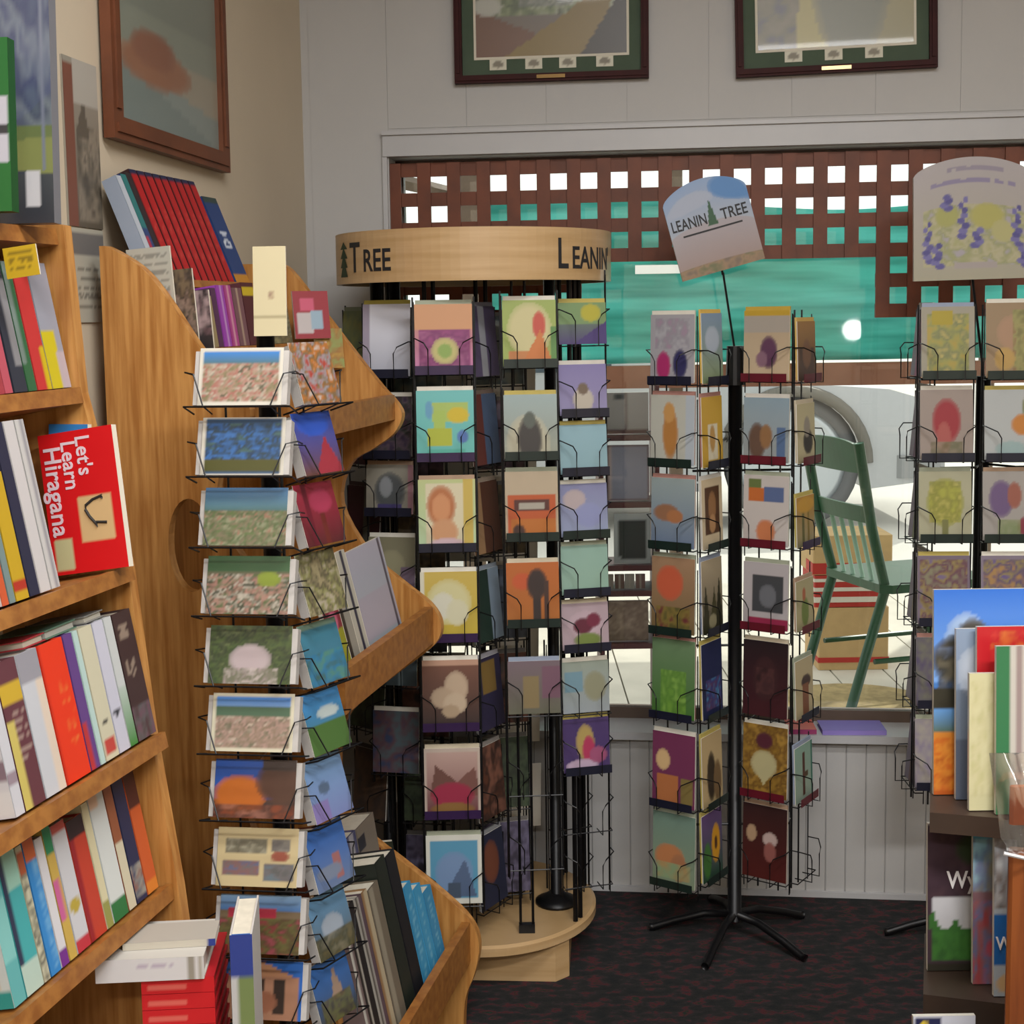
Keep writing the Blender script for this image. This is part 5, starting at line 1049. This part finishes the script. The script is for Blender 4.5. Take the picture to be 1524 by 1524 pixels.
# red shelf with frames, seen left of the pole rack
DKR = mat('dark_red_boards', '4a1a1c', 0.5, noise=0.2)
sx0, sx1 = P(892, 800, 4.1), P(982, 800, 4.1)
rs = thing('outdoor_shelf', 'narrow dark red display shelf outside the glass', 'shelf', (sx0.x, 4.1, zd + 0.001))
wS = sx1.x - sx0.x
for py in (648, 748, 842, 880, 958):
    z = P(930, py, 4.1).z - zd - 0.001; MB().box(0, 0, z - 0.016, wS, 0.16, z).build('board', DKR, rs)
for xx in (0, wS - 0.014): MB().box(xx, 0, 0, xx + 0.014, 0.16, P(930, 575, 4.1).z - zd).build('side', DKR, rs)
def onshelf(px0, px1, top, bot, lab, base, ops, cat, name):
    a, b = P(px0, bot, 4.13), P(px1, bot, 4.13)
    me = card_mesh(name, b.x - a.x, P(px0, top, 4.13).z - a.z, 0.012, base, ops, res=0.008)
    tag(link(name, me, None, ((a.x + b.x) / 2, 4.13, P(930, {646: 648, 746: 748, 840: 842, 879: 880, 957: 958}[bot], 4.1)  .z + 0.003), (-0.03, 0, 0)), lab, cat)
onshelf(903, 965, 585, 646, 'pale lilac card pair on the top board of the red shelf', '8f8684', [('r', .45, 0, .52, 1, '6a5a58'), ('e', .3, .9, .12, .1, '2a2a30'), ('r', 0, 0, 1, .12, '4a2024')], 'card', 'card')
onshelf(904, 966, 664, 746, 'grey lilac panel on the red shelf', '8a8698', [('r', 0, 0, .12, 1, 'b09a98'), ('b', .04, '6a4a50')], 'picture', 'picture_panel')
onshelf(914, 968, 766, 840, 'black framed dark picture with white mat on the red shelf', '2a2a2c', [('b', .14, 'a8a8a8'), ('r', .2, .1, .9, .8, '303230')], 'picture', 'small_picture')
for i, (px, c) in enumerate(((899, '8a7a70'), (915, '6a4a40'), (930, '9a9088'), (946, '7a5a54'))):
    onshelf(px, px + 14, 858, 879, ('taupe', 'brown', 'ivory', 'dusty rose')[i] + ' small box on the red shelf', c, [('r', .4, 0, .6, 1, 'a89c90')], 'box', 'small_box')
onshelf(900, 965, 898, 957, 'brown woven panel on the lowest board of the red shelf', '7a6458', [('n', 0, 0, 1, 1, 9, ['8a7464', '6a5448', '9a8474'])], 'picture', 'picture_panel')
# teal sun sheet
tm = bpy.data.materials.new('teal_sheet'); tm.use_nodes = True; nt = tm.node_tree; b = nt.nodes['Principled BSDF']
b.inputs['Base Color'].default_value = (*lin('3fa89c'), 1); b.inputs['Roughness'].default_value = 0.5
tl = nt.nodes.new('ShaderNodeBsdfTranslucent'); tl.inputs[0].default_value = (*lin('3fb0a4'), 1); mx = nt.nodes.new('ShaderNodeMixShader'); mx.inputs[0].default_value = 0.45
wvt = nt.nodes.new('ShaderNodeTexNoise'); wvt.inputs['Scale'].default_value = 3; tcx = nt.nodes.new('ShaderNodeTexCoord'); mpx = nt.nodes.new('ShaderNodeMapping'); mpx.inputs['Scale'].default_value = (0.5, 1, 6)
nt.links.new(tcx.outputs['Object'], mpx.inputs[0]); nt.links.new(mpx.outputs[0], wvt.inputs['Vector'])
rpx = nt.nodes.new('ShaderNodeValToRGB'); rpx.color_ramp.elements[0].position = .35; rpx.color_ramp.elements[0].color = (*lin('3aa095'), 1); rpx.color_ramp.elements[1].position = .65; rpx.color_ramp.elements[1].color = (*lin('62c8be'), 1)
nt.links.new(wvt.outputs['Fac'], rpx.inputs[0]); nt.links.new(rpx.outputs[0], b.inputs['Base Color']); nt.links.new(rpx.outputs[0], tl.inputs[0])
nt.links.new(b.outputs[0], mx.inputs[1]); nt.links.new(tl.outputs[0], mx.inputs[2]); nt.links.new(mx.outputs[0], nt.nodes['Material Output'].inputs[0])
DT = 6.4
ta_, tb_ = P(722, 304, DT), P(1720, 290, DT); zlo = P(1100, 538, DT).z
m = MB(); nu, nv = 90, 24
for j in range(nv + 1):
    for i in range(nu + 1):
        u, v = i / nu, j / nv; X = ta_.x + (tb_.x - ta_.x) * u; zt_ = ta_.z + 0.03 * math.sin(u * 9) - 0.03 * u
        Z = zlo + (zt_ - zlo) * v
        m.v.append((X, DT + 0.03 * math.sin(v * 14 + 2 * u) + 0.02 * math.sin(u * 31 + v * 3), Z))
for j in range(nv):
    for i in range(nu):
        a = j * (nu + 1) + i; m.f.append([a, a + 1, a + nu + 2, a + nu + 1])
o = m.build('sun_sheet', tm, smooth=True); tag(o, 'teal fabric sun sheet stretched behind the window lattice', 'awning')
sm_ = o.modifiers.new('thickness', 'SOLIDIFY'); sm_.thickness = 0.006
# porch rail, post and rafters
PW = mat('porch_brown_wood', '7a4e38', 0.7, noise=0.2, scale=8)
za1, zb1 = P(1250, 540, 6.3).z, P(1250, 573, 6.3).z
xl, xr = P(880, 560, 6.3).x, P(1720, 560, 6.3).x
tag(MB().box(xl, 6.27, zb1, xr, 6.35, za1).build('porch_beam', PW), 'reddish brown porch beam under the teal sheet', 'beam')
xp = P(697, 310, 6.2)
tag(MB().rbox(xp.x - 0.05, 6.2, zd + 0.001, xp.x + 0.05, 6.3, 2.55, 0.01).build('porch_post', mat('grey_post', '6a5a4c', 0.8, noise=0.2)), 'weathered porch post left of the teal sheet', 'post')
for k, px in enumerate((1010, 1480)):
    x = P(px, 560, 6.42).x; tag(MB().rbox(x - 0.03, 6.50, zd + 0.001, x + 0.03, 6.56, 2.3, 0.006).build('porch_post', MATS['grey_post']), ('slim post behind the teal sheet near the tree sign', 'slim post behind the teal sheet near the flower sign')[k], 'post')
ra, rb_ = P(560, 262, 5.6), P(690, 292, 6.6)
tag(MB().tube([ra, rb_], 0.03, 4).build('rafter', MATS['grey_post']), 'slanting grey porch rafter above the post', 'rafter')
# parked car: body with wheel arch, wheel, bumper and window
cw = P(1182, 690, 10.4); CG = 0.0
car = thing('parked_car', 'pale silver parked car with a round wheel arch beyond the porch', 'car', (cw.x, 10.4, -0.12))
CAR = mat('silver_car_paint', 'b4b6ba', 0.3, 0.3, noise=0.03)
zc_w = cw.z + 0.12; ra_ = 0.54
outl = []
for i in range(17):
    a = math.pi * (1 - i / 16); outl.append((ra_ * math.cos(a), zc_w + ra_ * math.sin(a)))
outl = [(-3.0, 0.3), (-ra_, 0.3)] + outl + [(ra_, 0.3), (0.95, 0.35), (1.05, 0.6), (1.0, 0.95), (0.7, 1.04), (-0.3, 1.12), (-0.8, 1.15), (-1.4, 1.6), (-2.6, 1.65), (-3.0, 1.2)]
import bmesh as _b
bm = _b.new(); vs = [bm.verts.new((x, 0, z)) for x, z in outl]; es = [bm.edges.new((vs[i], vs[(i + 1) % len(vs)])) for i in range(len(vs))]
_b.ops.triangle_fill(bm, use_beauty=True, edges=es); g = _b.ops.extrude_face_region(bm, geom=bm.faces[:])
for v in [e for e in g['geom'] if isinstance(e, _b.types.BMVert)]: v.co.y += 1.7
_b.ops.recalc_face_normals(bm, faces=bm.faces); me = bpy.data.meshes.new('body'); bm.to_mesh(me); me.materials.append(CAR); link('body', me, car)
MB().tube([(ra_ * 1.0 * math.cos(math.pi * (1 - i / 20)), -0.01, zc_w + ra_ * math.sin(math.pi * (1 - i / 20))) for i in range(21)], 0.045, 8).build('arch_trim', mat('grey_arch_trim', '6a665f', 0.6), car, smooth=True)
wh = MB(); ring = []
mw = MB().lathe([(zc_w * .8, -0.1), (zc_w * .94, -0.1), (zc_w, -0.05), (zc_w, 0.08), (zc_w * .8, 0.08), (zc_w * .8, -0.1)], 32).build('tyre', mat('tyre_rubber', '6a6a6c', 0.8), car, smooth=True, loc=(0, 0.14, zc_w), rot=(rad(90), 0, 0))
MB().lathe([(0, 0.06), (0.14, 0.06), (zc_w * .7, 0.02), (zc_w * .82, 0.04), (zc_w * .82, -0.02), (0, -0.02)], 32).build('hub_cap', mat('hub_silver', 'c6ccd2', 0.3, 0.4), car, smooth=True, loc=(0, 0.12, zc_w), rot=(rad(90), 0, 0))
MB().rbox(0.75, -0.03, 0.38, 1.12, 1.73, 0.55, 0.04).build('bumper', mat('bumper_grey', '8f9092', 0.5), car)
MB().box(-2.4, -0.012, 1.2, -1.35, 0, 1.5).build('side_window', mat('car_glass', '4a545c', 0.1), car)
# magazines lying on the sill
for (sa, lab, base, cb) in ((1268, 'glossy purple magazine lying on the window sill', '6a5aa8', '8a7ac0'), (1192, 'red and orange magazine lying on the window sill', 'b0402c', '9a3a6a')):
    ss, _ = wb(sa, 1085, 0.03)
    flat_book(lab, wpt(ss, -0.02) + Vector((0, 0, zsill + 0.0005)), 0.16 if sa == 1268 else 0.07, 0.09, 0.012, RB + rad(3), base, 'b8a8c0', cb)

# white strip on the teal sheet
pa_, pb2 = P(945, 408, DT - 0.06), P(1012, 394, DT - 0.06)
sh = [o for o in COL.objects if o.name.startswith('sun_sheet')][0]
MB().box(pa_.x, DT - 0.075, pa_.z, pb2.x, DT - 0.07, pb2.z).build('white_strip', mat('bright_white_vinyl', 'f4f4f2', 0.4), sh)
# globe lamp added out of view to put a bright glint in the pane
hit = onplane(1270, 491, W0 + N_ * 0.113, N_); r = ray(1270, 491).normalized(); rf = r - N_ * (2 * r.dot(N_))
lp = hit + rf * ((-1.2 - hit.y) / rf.y)
lamp = thing('glint_lamp', 'brass lamp with a round globe, added for a glint in the window', 'lamp', (lp.x, lp.y, 0))
MB().lathe([(0, 0.02), (0.12, 0.02), (0.13, 0.0), (0, 0)], 32).build('base', MATS['dull_brass'], lamp)
MB().tube([(0, 0, 0.02), (0, 0, lp.z - 0.05)], 0.009, 10).build('pole', MATS['dull_brass'], lamp)
gmx = bpy.data.materials.new('lit_globe'); gmx.use_nodes = True; b = gmx.node_tree.nodes['Principled BSDF']; b.inputs['Emission Color'].default_value = (1, 0.96, 0.9, 1); b.inputs['Emission Strength'].default_value = 45
MB().lathe([(0.055 * math.sin(math.pi * i / 12), -0.055 * math.cos(math.pi * i / 12)) for i in range(13)], 24).build('globe', gmx, lamp, smooth=True, loc=(0, 0, lp.z))
